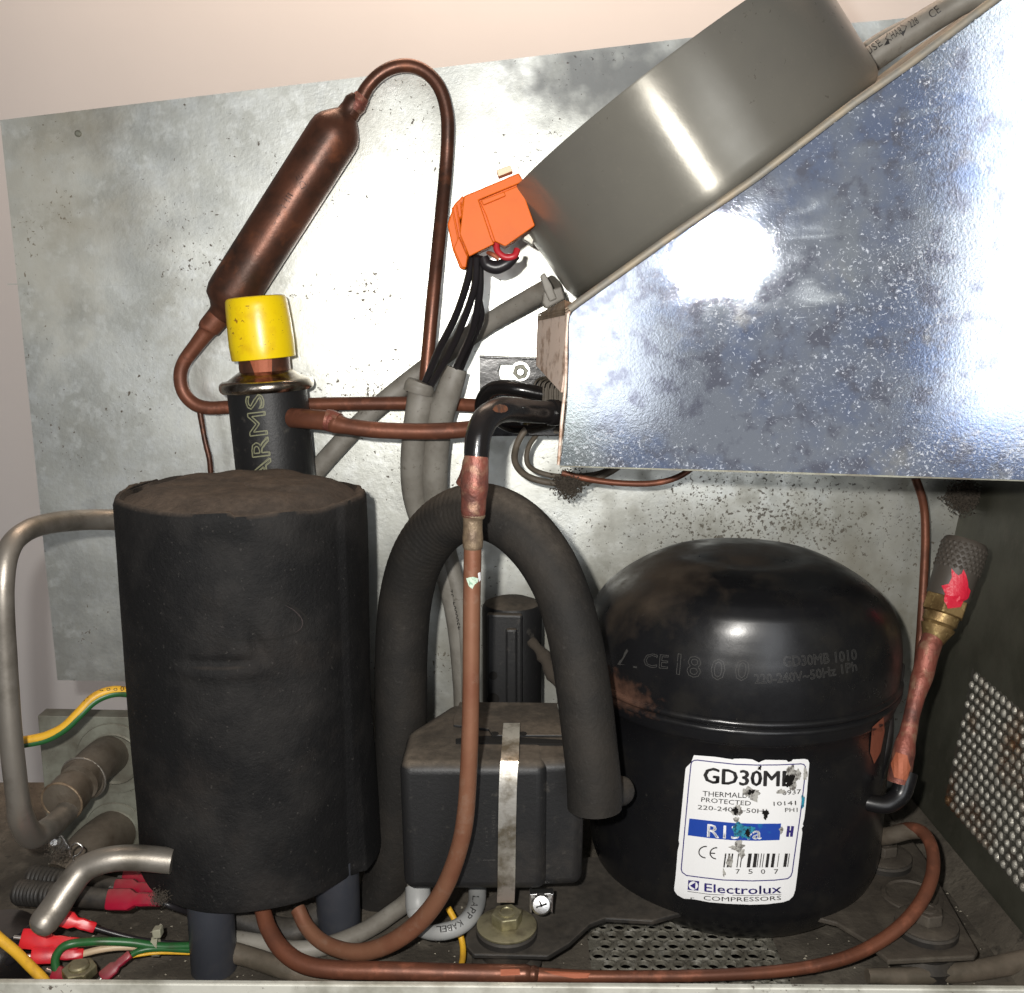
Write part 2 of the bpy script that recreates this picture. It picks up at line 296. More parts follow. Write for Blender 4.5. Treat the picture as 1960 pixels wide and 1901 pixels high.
def tube(name, pts, r, mat, parent=None, n=8, seg=16, caps=True, rf=None, world=False, angle=50):
    """pts: (x, y, Y[, r]) in photo survey pixels; r in survey pixels"""
    W = [Vector(p[:3]) for p in pts] if world else [P(p[0], p[1], p[2]) for p in pts]
    rr = [(p[3] if len(p) > 3 else r) * (1 if world else dep(q) / FPX) for p, q in zip(pts, W)]
    path, ro = smooth_path(W, rr, n)
    if rf is None: rf = lambda s, a, r, p: r * (1 + 0.022 * noise.noise(p * 70))
    v, f = sweep(path, ro, seg, caps, rf)
    return mesh_obj(name, v, f, mat, parent, True, angle)
def frame(d):
    d = d.normalized(); ref = Vector((0, 0, 1)) if abs(d.z) < 0.9 else Vector((0, 1, 0))
    u = d.cross(ref).normalized(); return u, d.cross(u)
def lathe(name, o, d, prof, mat, parent=None, seg=32, rf=None, sc=(1, 1), closed=False, angle=35, u=None):
    d = d.normalized()
    if u is None: u, v = frame(d)
    else: v = d.cross(u)
    vs = []; fs = []; n = len(prof)
    for (r, t) in prof:
        for k in range(seg):
            a = 2 * math.pi * k / seg; q = rf(a, r, t) if rf else r
            if isinstance(q, tuple): q, t2 = q
            else: t2 = t
            vs.append(o + d * t2 + u * (math.cos(a) * q * sc[0]) + v * (math.sin(a) * q * sc[1]))
    for i in range(n - 1):
        for k in range(seg):
            k2 = (k + 1) % seg; fs.append((i * seg + k, i * seg + k2, (i + 1) * seg + k2, (i + 1) * seg + k))
    if closed:
        for k in range(seg):
            k2 = (k + 1) % seg; fs.append(((n - 1) * seg + k, (n - 1) * seg + k2, k2, k))
    else:
        fs.append(tuple(range(seg - 1, -1, -1))); fs.append(tuple(range((n - 1) * seg, n * seg)))
    return mesh_obj(name, vs, fs, mat, parent, True, angle)
def prism(name, pts, depthvec, mat, parent=None, bevel=0.0, segs=2, keep_origin=False, angle=40):
    bm = bmesh.new(); a = [bm.verts.new(p) for p in pts]; b = [bm.verts.new(Vector(p) + depthvec) for p in pts]; n = len(pts)
    bm.faces.new(a); bm.faces.new(b[::-1])
    for i in range(n): bm.faces.new((a[i], b[i], b[(i + 1) % n], a[(i + 1) % n]))
    bmesh.ops.recalc_face_normals(bm, faces=bm.faces)
    if bevel: bmesh.ops.bevel(bm, geom=list(bm.edges), offset=bevel, segments=segs, affect='EDGES', profile=0.5, clamp_overlap=True)
    return flatten(bm_obj(name, bm, mat, parent, True, angle, keep_origin), bevel)
def flatten(o, bevel):
    lim = max(1e-8, 7 * bevel * bevel)
    for p in o.data.polygons:
        if p.area > lim or len(p.vertices) > 4: p.use_smooth = False
    return o
def pp(pts, Y): return [P(x, y, Y) for x, y in pts]
def box(name, lo, hi, mat, parent=None, bevel=0.0, segs=2):
    x0, y0, z0 = lo; x1, y1, z1 = hi
    return prism(name, [Vector((x0, y0, z0)), Vector((x1, y0, z0)), Vector((x1, y0, z1)), Vector((x0, y0, z1))], Vector((0, y1 - y0, 0)), mat, parent, bevel, segs)
def hexbolt(parent, c, d, R1, mat, name='bolt', h=None):
    h = h or R1 * 0.8
    u, v = frame(d); pts = [c + (u * math.cos(R(60 * k + 12)) + v * math.sin(R(60 * k + 12))) * R1 for k in range(6)]
    o = prism(name, pts, d.normalized() * h, mat, parent, R1 * 0.08, 2)
    return o
def bvh_of(*objs):
    vs = []; fs = []
    for o in objs:
        off = parent_world(o); b = len(vs)
        vs += [v.co + off for v in o.data.vertices]; fs += [[b + i for i in p.vertices] for p in o.data.polygons]
    return BVHTree.FromPolygons(vs, fs)
def hit(bv, x, y):
    d = ray(x, y).normalized(); h = bv.ray_cast(CAM, d); return (h[0], h[1] if h[1].dot(d) < 0 else -h[1]) if h[0] is not None else None
def project(name, bm, bv, eps, mat, parent, cut=14):
    """2-D mesh in survey pixels laid onto a real surface"""
    xs = [v.co.x for v in bm.verts]; ys = [v.co.y for v in bm.verts]
    if cut:
        x = math.ceil(min(xs) / cut) * cut
        while x < max(xs):
            bmesh.ops.bisect_plane(bm, geom=bm.verts[:] + bm.edges[:] + bm.faces[:], plane_co=(x, 0, 0), plane_no=(1, 0, 0)); x += cut
        y = math.ceil(min(ys) / cut) * cut
        while y < max(ys):
            bmesh.ops.bisect_plane(bm, geom=bm.verts[:] + bm.edges[:] + bm.faces[:], plane_co=(0, y, 0), plane_no=(0, 1, 0)); y += cut
    dead = []
    for v in bm.verts:
        h = hit(bv, v.co.x, v.co.y)
        if h is None: dead.append(v)
        else: v.co = h[0] + h[1] * eps
    if dead: bmesh.ops.delete(bm, geom=dead, context='VERTS')
    if not bm.faces: bm.free(); return None
    for f in bm.faces:
        f.normal_update()
        if f.normal.dot(CAM - f.calc_center_median()) < 0: f.normal_flip()
    return bm_obj(name, bm, mat, parent, False)
def text_bm(s, A, B, h, sag=0, spacing=1.0, bm=None, outline=0.0):
    cu = bpy.data.curves.new('t', 'FONT'); cu.body = s; cu.size = 1; cu.space_character = spacing; cu.resolution_u = 2; cu.fill_mode = 'NONE' if outline else 'BOTH'
    ob = bpy.data.objects.new('t', cu); C.objects.link(ob)
    me = bpy.data.meshes.new_from_object(ob.evaluated_get(bpy.context.evaluated_depsgraph_get()))
    bpy.data.objects.remove(ob); bpy.data.curves.remove(cu)
    bm = bm or bmesh.new(); n0 = len(bm.verts); bm.from_mesh(me); bpy.data.meshes.remove(me); bm.verts.ensure_lookup_table()
    nv = bm.verts[n0:]
    x0 = min(v.co.x for v in nv); x1 = max(v.co.x for v in nv)
    A = Vector(A); B = Vector(B); d = B - A; L = d.length; e = d / L; nrm = Vector((e.y, -e.x))
    for v in nv:
        t = (v.co.x - x0) / (x1 - x0); q = A + e * (t * L) + nrm * (v.co.y / 0.70 * h) - nrm * (sag * 4 * t * (1 - t))
        v.co = (q.x, q.y, 0)
    if outline:
        segs = [(e_.verts[0].co.copy(), e_.verts[1].co.copy()) for e_ in bm.edges if not e_.link_faces]
        bmesh.ops.delete(bm, geom=[v for v in bm.verts if not v.link_faces], context='VERTS')
        for a_, b_ in segs:
            d_ = b_ - a_
            if d_.length < 1e-4: continue
            n_ = Vector((-d_.y, d_.x, 0)).normalized() * outline / 2
            bm.faces.new([bm.verts.new(p_) for p_ in (a_ + n_, b_ + n_, b_ - n_, a_ - n_)])
    return bm
def poly_bm(pts, bm=None):
    bm = bm or bmesh.new(); bm.faces.new([bm.verts.new((x, y, 0)) for x, y in pts]); return bm
def blob(cx, cy, rx, ry, n=18, jag=0.3, seed=0, bm=None):
    n = 30; rnd = random.Random(seed); pts = []
    for k in range(n):
        a = 2 * math.pi * k / n; s = 1 + jag * (1.5 * noise.noise(Vector((math.cos(a) * 1.3, math.sin(a) * 1.3, seed * 3.7))) + 0.8 * noise.noise(Vector((math.cos(a) * 4, math.sin(a) * 4, seed * 1.7)))) + rnd.uniform(-0.05, 0.05); pts.append((cx + math.cos(a) * rx * s, cy + math.sin(a) * ry * s))
    return poly_bm(pts, bm)

# ------------------------------------------------------------------ the setting
WY = 0.68
# outer room wall behind the machine
wl = struct(mesh_obj('wall', [(-2.5, 1.35, -0.6), (2.5, 1.35, -0.6), (2.5, 1.35, 2.2), (-2.5, 1.35, 2.2)], [(0, 1, 2, 3)], wallm, keep_origin=True))
# floor pan with a real opening for the perforated vent
vx0, vx1, vy0, vy1 = 0.043, 0.148, 0.455, 0.560
FX0, FX1, FY0, FY1 = -0.62, 0.40, 0.425, 0.70
def floor_mesh():
    vs = []; fs = []
    def q(x0, y0, x1, y1, nx, ny):
        b = len(vs)
        for j in range(ny + 1):
            for i in range(nx + 1):
                x = x0 + (x1 - x0) * i / nx; y = y0 + (y1 - y0) * j / ny
                edge = i in (0, nx) or j in (0, ny)
                vs.append((x, y, 0 if edge else 0.0012 * noise.noise(Vector((x * 30, y * 30, 0)))))
        for j in range(ny):
            for i in range(nx): a = b + j * (nx + 1) + i; fs.append((a, a + 1, a + nx + 2, a + nx + 1))
    q(FX0, FY0, vx0, FY1, 60, 26); q(vx1, FY0, FX1, FY1, 24, 26); q(vx0, FY0, vx1, vy0, 8, 3); q(vx0, vy1, vx1, FY1, 8, 8)
    return vs, fs
v, f = floor_mesh(); floor = struct(mesh_obj('floor', v, f, floorm, keep_origin=True))
def perf(x0, x1, y0, y1, a, b, r, fmap, rise=0.0006, depth=0.002, seg=14):
    vs = []; fs = []; rows = int(round((y1 - y0) / b)); b = (y1 - y0) / rows; cols = int(round((x1 - x0) / a)); a = (x1 - x0) / cols
    for j in range(rows):
        off = 0.5 if j % 2 else 0; yc = y0 + (j + 0.5) * b; nn = cols - (1 if off else 0)
        if off:
            for xa, xb in ((x0, x0 + a / 2), (x1 - a / 2, x1)):
                k = len(vs); vs += [fmap(xa, yc - b / 2, 0), fmap(xb, yc - b / 2, 0), fmap(xb, yc + b / 2, 0), fmap(xa, yc + b / 2, 0)]; fs.append((k, k + 1, k + 2, k + 3))
        for i in range(nn):
            xc = x0 + (i + 0.5 + off) * a; k = len(vs); rr = r * random.uniform(0.88, 1.06)
            for ring in range(4):
                for s in range(seg):
                    an = 2 * math.pi * s / seg; c_, s_ = math.cos(an), math.sin(an)
                    if ring == 0: m = max(abs(c_), abs(s_)); vs.append(fmap(xc + c_ / m * a / 2, yc + s_ / m * b / 2, 0))
                    elif ring == 1: vs.append(fmap(xc + c_ * rr * 1.12, yc + s_ * rr * 1.12, rise * random.uniform(0.6, 1.5)))
                    elif ring == 2: vs.append(fmap(xc + c_ * rr, yc + s_ * rr, rise * 0.4))
                    else: vs.append(fmap(xc + c_ * rr, yc + s_ * rr, -depth))
            for ring in range(3):
                for s in range(seg):
                    s2 = (s + 1) % seg; fs.append((k + ring * seg + s, k + ring * seg + s2, k + (ring + 1) * seg + s2, k + (ring + 1) * seg + s))
    return vs, fs
v, f = perf(vx0, vx1, vy0, vy1, 0.0096, 0.0085, 0.0033, lambda x, y, z: Vector((x, y, z)))
mesh_obj('perforated_vent', v, f, ventm, floor, angle=25)
box('void_under_vent', (vx0 - 0.02, vy0 - 0.02, -0.07), (vx1 + 0.02, vy1 + 0.02, -0.03), voidm, floor)

# front rail of the housing
ra = PZ(-160, 1871, 0.033); rb = PZ(2160, 1886.5, 0.033)
fr = thing('front_rail', 'pale scuffed metal rail running along the bottom of the photo in front of the pipes', 'rail', Vector((0, ra.y, 0)))
prism('rail_lip', [ra, ra + Vector((0, -0.0035, 0)), ra + Vector((0, -0.0035, -0.06)), ra + Vector((0, 0, -0.06))], rb - ra, railm, fr, 0.0008, 2)

# galvanised back panel
bp = [(0, 230), (400, 182), (820, 132), (1340, 70), (1700, 38), (2300, -25), (2300, 1480), (1760, 1545), (600, 1520), (600, 1312), (110, 1302), (72, 930), (35, 560)]
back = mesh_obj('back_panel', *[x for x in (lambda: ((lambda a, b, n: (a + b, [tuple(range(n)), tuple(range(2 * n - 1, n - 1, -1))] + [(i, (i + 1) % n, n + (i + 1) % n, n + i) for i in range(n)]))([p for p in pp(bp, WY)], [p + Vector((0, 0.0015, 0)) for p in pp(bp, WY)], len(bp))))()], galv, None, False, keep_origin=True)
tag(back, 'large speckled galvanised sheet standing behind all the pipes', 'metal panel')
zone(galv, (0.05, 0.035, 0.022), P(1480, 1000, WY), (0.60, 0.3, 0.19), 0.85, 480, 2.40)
zone(galv, (0.19, 0.175, 0.13), P(1560, 1260, WY), (0.33, 0.2, 0.12), 0.7, 40)
zone(galv, (0.15, 0.16, 0.18), P(1190, 150, WY), (0.075, 0.1, 0.035), 0.55, 70)  # blue-grey matte patch, darker than the sheet around it
zone(galv, (0.30, 0.27, 0.2), P(80, 420, WY), (0.05, 0.1, 0.10), 0.5, 60)
sc = lathe('screw', P(150, 256, WY), Vector((0, -1, 0)), [(0.0022, 0), (0.0022, 0.0008), (0.0012, 0.0016)], galvd, back, 12)
# pressed crease in the sheet
prism('crease', [P(15, 543, WY), P(770, 549, WY), P(770, 551, WY), P(15, 545, WY)], Vector((0, -0.0006, 0)), galv, back)

# right-hand side wall with corroded screen
SX = 0.283
def SW(x, y): return PXc(x, y, SX)
pb = P(1838, 900, WY); pbm = Vector((SX, WY, 0))
sw = thing('side_wall', 'dark grimy sheet metal wall at the right with a corroded perforated screen', 'metal wall', Vector((SX + 0.01, 0.55, 0)))
def swp(y, z): return Vector((SX + 0.028 * max(0, z) / 0.2 * (0.2 + 0.8 * (y - 0.35) / 0.33), y, z))
vs = []; fs = []
ny, nz_ = 14, 12
for j in range(nz_ + 1):
    for i in range(ny + 1): vs.append(swp(0.30 + (WY - 0.30) * i / ny, 0.42 * j / nz_))
for j in range(nz_):
    for i in range(ny): a = j * (ny + 1) + i; fs.append((a, a + ny + 1, a + ny + 2, a + 1))
mesh_obj('sheet', vs, fs, sidem, sw)
nrm = Vector((-1, 0, 0))
v, f = perf(0.40, 0.608, 0.032, 0.125, 0.0078, 0.0066, 0.0028, lambda a, b, h: swp(a, b) + Vector((-0.0012 - h * 1.6, 0, 0)), rise=0.0002, depth=0.0012, seg=12)
scr = mesh_obj('perforated_screen', v, f, meshm, sw, angle=25)
# pale bead added in each screen hole, standing in for light seen through
bm = bmesh.new(); rows = round((0.125 - 0.032) / 0.0066); cols = round(0.208 / 0.0078); a_ = 0.208 / cols; b_ = (0.125 - 0.032) / rows
for j in range(rows):
    off = 0.5 if j % 2 else 0
    for i in range(cols - (1 if off else 0)):
        c = swp(0.40 + (i + 0.5 + off) * a_, 0.032 + (j + 0.5) * b_)
        g = bmesh.ops.create_icosphere(bm, subdivisions=2, radius=1)['verts']; s = random.uniform(0.8, 1.05)
        for q in g: q.co = Vector((q.co.x * 0.0022 - 0.0008, q.co.y * 0.0025 * s, q.co.z * 0.0031 * s)) + c
o = bm_obj('bright_hole_bead', bm, screenm, sw); o['kind'] = 'stuff'
# pale folded corner strip between the two walls, and bottom flange
prism('corner_strip', [Vector((SX - 0.004, WY - 0.0035, 0)), Vector((SX + 0.001, WY - 0.0035, 0)), Vector((SX + 0.024, WY - 0.0035, 0.19)), Vector((SX + 0.018, WY - 0.0035, 0.19))], Vector((0, 0.003, 0)), galvd, sw, 0.0006)
prism('bottom_flange', [Vector((SX - 0.016, 0.43, 0.0)), Vector((SX, 0.43, 0.0)), Vector((SX, 0.43, 0.012))], Vector((0, WY - 0.435, 0)), floorm, sw, 0.0006)

# plate at lower left with the two pipe holes
bpl = thing('mounting_plate', 'small dull grey plate at the lower left that the two pipe stubs pass through', 'metal plate', P(170, 1640, 0.60))
prism('plate', pp([(72, 1372), (300, 1376), (330, 1660), (98, 1660)], 0.60), Vector((0, 0.0015, 0)), galvd, bpl, 0.0005)
prism('folded_top_edge', [P(72, 1370, 0.60), P(300, 1374, 0.60), P(300, 1378, 0.60), P(72, 1374, 0.60)], Vector((0, 0.012, 0)), galvd, bpl, 0.0004)
def PD(a, b): return (b - a)
for (x, y, rr) in ((218, 1452, 64), (222, 1590, 52)):
    c = P(x, y, 0.5985); r0 = rr * dep(c) / FPX
    lathe('grommet_ring', c, Vector((0, -1, 0)), [(r0 * 1.12, 0), (r0 * 1.1, 0.0008), (r0 * 0.82, 0.001), (r0 * 0.78, 0.0018), (r0 * 0.72, 0.0008)], galvd, bpl, 36, angle=20)

# ------------------------------------------------------------------ bent steel pipes at the left
st = thing('bent_steel_pipe', 'long satin steel pipe bent round the left side, joined to the upper plate hole', 'pipe', P(60, 1600, 0.56))
tube('pipe', [(300, 994, 0.57, 20), (235, 995, 0.565, 20), (170, 995, 0.55, 20), (100, 1001, 0.52, 20), (48, 1018, 0.497, 20), (16, 1055, 0.483, 21), (6, 1130, 0.475, 20), (10, 1250, 0.475), (20, 1400, 0.475), (33, 1520, 0.478), (42, 1570, 0.485, 24), (62, 1600, 0.50, 24), (95, 1585, 0.515, 22), (120, 1562, 0.53, 21), (150, 1530, 0.545, 21)], 21, satin, st, seg=24)
A = P(118, 1535, 0.535); B = P(185, 1462, 0.575); D = B - A; L = D.length; r0 = 40 * dep(A) / FPX
lathe('union_nut', A, D, [(r0 * 0.5, -0.001), (r0 * 0.95, 0), (r0, 0.001), (r0, L * 0.28), (r0 * 0.9, L * 0.3), (r0 * 0.9, L * 0.52), (r0 * 1.12, L * 0.56), (r0 * 1.12, L * 0.66), (r0 * 0.95, L * 0.7), (r0 * 0.9, L * 1.1)], dirtst, st, 28, angle=20)
for tq, rq in ((0.005, 1.0), (0.61, 1.13)):
    uu, ww = frame(D); ring_ = [A + D * tq + (uu * math.cos(R(k * 10)) + ww * math.sin(R(k * 10))) * r0 * rq for k in range(37)]
    v, f = sweep(ring_, [0.0007] * 37, 8); mesh_obj('bright_rim', v, f, oldbrass if tq < 0.1 else satin, st)
tube('pipe_stub', [(150, 1500, 0.55), (185, 1462, 0.575), (215, 1440, 0.605)], 38, dirtst, st, seg=24)
st2 = thing('bent_steel_pipe', 'short satin steel pipe ending in front of the tank above the red connectors', 'pipe', P(150, 1700, 0.50))
tube('pipe', [(330, 1648, 0.475, 24), (260, 1642, 0.473, 24), (205, 1646, 0.47, 24), (160, 1664, 0.468, 25), (130, 1700, 0.462, 26), (105, 1738, 0.456, 27), (84, 1766, 0.45, 27), (76, 1778, 0.448, 23), (71, 1785, 0.447, 14), (69, 1788, 0.4465, 3)], 25, satin, st2, seg=24)
st3 = thing('pipe_stub', 'grimy short pipe stub coming out of the lower hole in the left plate', 'pipe', P(170, 1650, 0.58))
tube('pipe', [(225, 1588, 0.602, 42), (190, 1610, 0.58, 42), (150, 1650, 0.56, 42), (125, 1680, 0.55, 40)], 42, dirtst, st3, seg=24)

# ------------------------------------------------------------------ insulated tank
TC = Vector((-0.1480, 0.5345, 0.0420)); TR = 0.0657; TH = 0.2125
tk = thing('insulated_tank', 'fat cylindrical tank wrapped in black foam with a dusty brown top', 'tank', Vector((TC.x, TC.y, 0)))
def trf(a, r, t):
    if r < 0.001: return (r, t)
    x, y = math.cos(a), math.sin(a); q = r; z = t
    u_, v_ = frame(Vector((0, 0, 1)))
    wx = u_.x * x + v_.x * y; wy = u_.y * x + v_.y * y           # world direction
    q += 0.0012 * noise.noise(Vector((wx * 2.5, wy * 2.5, t * 14))) * (r / TR)
    if r > TR * 0.93 and t > 0.001:
        ang = math.degrees(math.atan2(wx, -wy))                    # 0 faces the camera, + to the right
        # pressed crease and the short slit
        q -= 0.0019 * math.exp(-((ang - 2) / 17) ** 4) * math.exp(-((t - 0.137) / 0.0022) ** 2)
        q += 0.0012 * math.exp(-((ang - 2) / 19) ** 4) * math.exp(-((t - 0.131) / 0.003) ** 2)
        q -= 0.003 * math.exp(-((ang - 19 - (t - 0.145) * -350) / 3) ** 2) * math.exp(-((t - 0.146) / 0.009) ** 2)
        q -= 0.0015 * math.exp(-((ang - 4) / 14) ** 2) * math.exp(-((t - 0.192) / 0.012) ** 2)
        # overlapping edge at the right, opening towards the foot
        if 62 < ang < 100: q += 0.0016 + 0.004 * max(0, 1 - t / 0.09) * (1 if ang > 66 else 0.3)
    if t > TH - 0.01:                                               # uneven top
        z = t + 0.0032 * noise.noise(Vector((wx * 2.2, wy * 2.2, 3))) * (r / TR) - (0.002 if wx > 0.2 and r > TR * 0.9 else 0)
        s = wx * r; tt = wy * r
        z += -0.0022 * math.exp(-((tt + 0.02 * math.sin(s * 45)) / 0.004) ** 2) * (1 if r < TR * 0.93 else 0)
    return (q, z)
prof = [(TR * 0.6, 0.004), (TR * 0.93, 0.001), (TR * 0.992, 0.0), (TR, 0.0012)]
prof += [(TR, 0.003 + (TH - 0.006) * i / 110) for i in range(1, 111)]
prof += [(TR * 0.985, TH), (TR * 0.95, TH + 0.0005), (TR * 0.92, TH - 0.002), (TR * 0.85, TH - 0.0005), (TR * 0.75, TH + 0.003), (TR * 0.65, TH + 0.0045), (TR * 0.55, TH + 0.0045), (TR * 0.45, TH + 0.0045), (TR * 0.35, TH + 0.0045), (TR * 0.22, TH + 0.0045), (TR * 0.1, TH + 0.0045), (0.0005, TH + 0.0045)]
tank = lathe('foam_jacket', TC, Vector((0, 0, 1)), prof, foam, tk, 180, trf, angle=60)
bvt = bvh_of(tank)
def taper_line(pts, w0, w1):
    P2 = [Vector((x, y, 0)) for x, y in pts]; path, _ = smooth_path(P2, [0] * len(P2), 6); n_ = len(path); L_ = []; R_ = []
    for i, p in enumerate(path):
        t_ = (path[min(i + 1, n_ - 1)] - path[max(i - 1, 0)]).normalized(); q_ = Vector((-t_.y, t_.x, 0)); w_ = w0 + (w1 - w0) * math.sin(math.pi * i / (n_ - 1)) * (0.8 + 0.5 * noise.noise(p * 0.2)); L_.append(p + q_ * w_); R_.append(p - q_ * w_)
    bm = bmesh.new(); a = [bm.verts.new(p) for p in L_]; b = [bm.verts.new(p) for p in R_]
    for i in range(n_ - 1): bm.faces.new((a[i], a[i + 1], b[i + 1], b[i]))
    return bm
project('tear', taper_line([(508, 1131), (535, 1148), (560, 1160), (582, 1178), (584, 1196), (565, 1212), (530, 1222), (480, 1226), (430, 1222), (388, 1212)], 0.3, 2.4), bvt, 0.0004, voidm, tank, cut=0)
project('tear', taper_line([(548, 1152), (566, 1166), (572, 1182), (568, 1196)], 0.3, 3.5), bvt, 0.0003, voidm, tank, cut=0)
tearm = mk('highlit_foam_edge', (0.040, 0.030, 0.029), 0.9, 0, bump=(900, 0.9, 0.001))  # brown tear edge, lightened to paint the highlight along its ridge
project('tear', taper_line([(545, 1158), (562, 1168), (576, 1184), (576, 1200), (562, 1212)], 0.3, 1.3), bvt, 0.0007, tearm, tank, cut=0)
# jacket's loose cut edge at the left top
tube('torn_foam_edge', [(230, 946, 0.54, 4), (248, 936, 0.56, 6), (275, 927, 0.585, 5), (300, 920, 0.60, 3)], 6, foam, tk, rf=lambda s, a, r, p: r * (1 + 0.5 * noise.noise(p * 250)))
for (x, Y, rp) in ((407, 0.4835, 43), (650, 0.512, 41)):
    c = P(x, 1800, Y); r0 = rp * dep(c) / FPX
    lathe('tube_leg', Vector((c.x, c.y, 0.0)), Vector((0, 0, 1)), [(r0, 0), (r0, 0.05)], bluepipe, tk, 32)

# ------------------------------------------------------------------ capped valve behind the tank
VY = 0.637
v0 = P(516, 912, VY); v1 = P(516, 742, VY); vx = (P(528, 905, VY) + P(513, 742, VY)) / 2
vv = thing('capped_valve', 'black cylindrical valve with a steel ring and bright yellow cap behind the tank', 'valve', Vector((vx.x, VY, P(516, 905, VY).z - 0.03)))
def vz(y): return P(513, y, VY).z
def vr(px, y=740): return px * dep(P(513, y, VY)) / FPX
ax = (P(511, 742, VY) - P(528, 905, VY)).normalized(); base = P(511, 742, VY)
def VP(y): return base + ax * ((vz(y) - base.z) / ax.z)
lathe('body', VP(960), ax, [(vr(75), 0), (vr(75), (vz(741) - vz(960)) / ax.z)], rubber, vv, 48)
vb = [o for o in vv.children if o.name.startswith('body')][0]
h = (vz(712) - vz(750)) / ax.z
lathe('steel_ring', VP(748), ax, [(vr(74), -0.0005), (vr(84), 0.0), (vr(87.5), 0.0012), (vr(89), 0.003), (vr(88.5), 0.0048), (vr(86.5), 0.0062), (vr(82), 0.0072), (vr(74), 0.0074), (vr(60), h * 0.82), (vr(50), h)], ringm, vv, 64)
lathe('copper_neck', VP(722), ax, [(vr(48), 0), (vr(48), (vz(680) - vz(722)))], copperd, vv, 40)
c0 = VP(687); H = (vz(568) - vz(687)) / ax.z
def yrf(a, r, t): return r * (1 + 0.012 * noise.noise(Vector((math.cos(a) * 2, math.sin(a) * 2, t * 60))))
lathe('yellow_cap', c0, ax + Vector((-0.03, 0, 0)), [(vr(56), 0), (vr(59.5), 0.0003), (vr(60), 0.001), (vr(61), H * 0.25), (vr(60), H * 0.6), (vr(58), H * 0.85), (vr(56.5), H * 0.95), (vr(54), H * 0.985), (vr(50), H), (vr(2), H * 1.005)], yellow, vv, 48, yrf, angle=30)
bv = bvh_of(vb)
for (yy, s) in ((0, 0),):
    bm = text_bm('ARMS', (523, 922), (503, 754), 34, 0, 1.0, None, 2.2); bm = text_bm('ARMS', (520, 920), (500, 756), 30, 0, 1.0, bm, 0.9)
    project('printed_letters', bm, bv, 0.0003, inkg, vb, cut=10)
tube('side_pipe', [(560, 800, 0.62, 19), (590, 802, 0.612, 19), (630, 806, 0.608, 20), (645, 811, 0.606, 20), (665, 816, 0.604, 16), (720, 823, 0.602), (800, 826, 0.60), (870, 824, 0.598), (920, 818, 0.595)], 16, copper, vv, seg=20)
tube('braze_bead', [(622, 803, 0.6078, 20.5), (634, 806, 0.6078, 22), (648, 811, 0.6062, 20.5)], 21, braze, vv, seg=20)
bvn = bvh_of([o for o in vv.children if o.name.startswith('copper_neck')][0])
project('scraped_patch', poly_bm([(478, 688), (520, 688), (520, 714), (487, 713)]), bvn, 0.0004, copperb, vv, cut=8)

# ------------------------------------------------------------------ filter drier and its copper line
DY = 0.658
fd = thing('filter_drier', 'dark copper filter drier slanting behind the yellow cap with a hooked copper line', 'filter drier', P(400, 790, DY))
a0 = P(437, 575, DY); a1 = P(652, 238, DY); d = a1 - a0; L = d.length; r0 = 47 * 0.665 / FPX
lathe('shell', a0, d, [(r0 * 0.30, -L * 0.14), (r0 * 0.42, -L * 0.13), (r0 * 0.45, -L * 0.07), (r0 * 0.62, -L * 0.045), (r0 * 0.88, -L * 0.02), (r0 * 0.985, L * 0.02), (r0, L * 0.05), (r0, L * 0.35), (r0, L * 0.65), (r0, L * 0.93), (r0 * 0.97, L * 0.965), (r0 * 0.85, L * 0.995), (r0 * 0.62, L * 1.03), (r0 * 0.42, L * 1.055), (r0 * 0.38, L * 1.09), (r0 * 0.40, L * 1.12), (r0 * 0.28, L * 1.15)], copperd, fd, 44, angle=60)
sh = [o for o in fd.children][0]
bv = bvh_of(sh)
bm = text_bm('DE', (588, 358), (577, 332), 13); bm = text_bm('- + I III', (528, 432), (562, 375), 13, bm=bm)
project('stamped_letters', bm, bv, 0.00025, mk('stamped_copper', (0.06, 0.026, 0.018), 0.4, 0.5), sh, cut=10)
tube('copper_pipe', [(668, 218, DY, 20), (690, 190, DY, 14), (705, 165, DY), (728, 142, DY), (757, 128, DY), (790, 127, DY), (820, 142, DY), (843, 172, DY), (855, 215, DY), (857, 262, DY), (853, 330, DY), (844, 420, DY - 0.008), (832, 540, 0.64), (818, 690, 0.635), (812, 760, 0.635)], 13, copperd, fd, seg=18, n=7)
tube('braze_collar', [(672, 213, DY, 17), (682, 200, DY, 20), (694, 184, DY, 15)], 18, braze, fd, seg=18)
tube('copper_pipe', [(418, 606, DY, 22), (400, 628, DY, 21), (395, 636, DY, 16), (375, 662, DY, 14), (352, 694, DY), (345, 722, DY), (352, 752, DY), (372, 773, DY), (400, 781, DY), (450, 779, DY), (600, 774, 0.655), (770, 772, 0.652), (860, 774, 0.648), (940, 778, 0.64), (1010, 782, 0.63)], 13, copper, fd, seg=18, n=7)
tube('capillary_tube', [(383, 790, DY, 6), (388, 820, DY), (394, 850, DY), (401, 880, DY), (404, 915, DY)], 5.5, copperd, fd, seg=10)

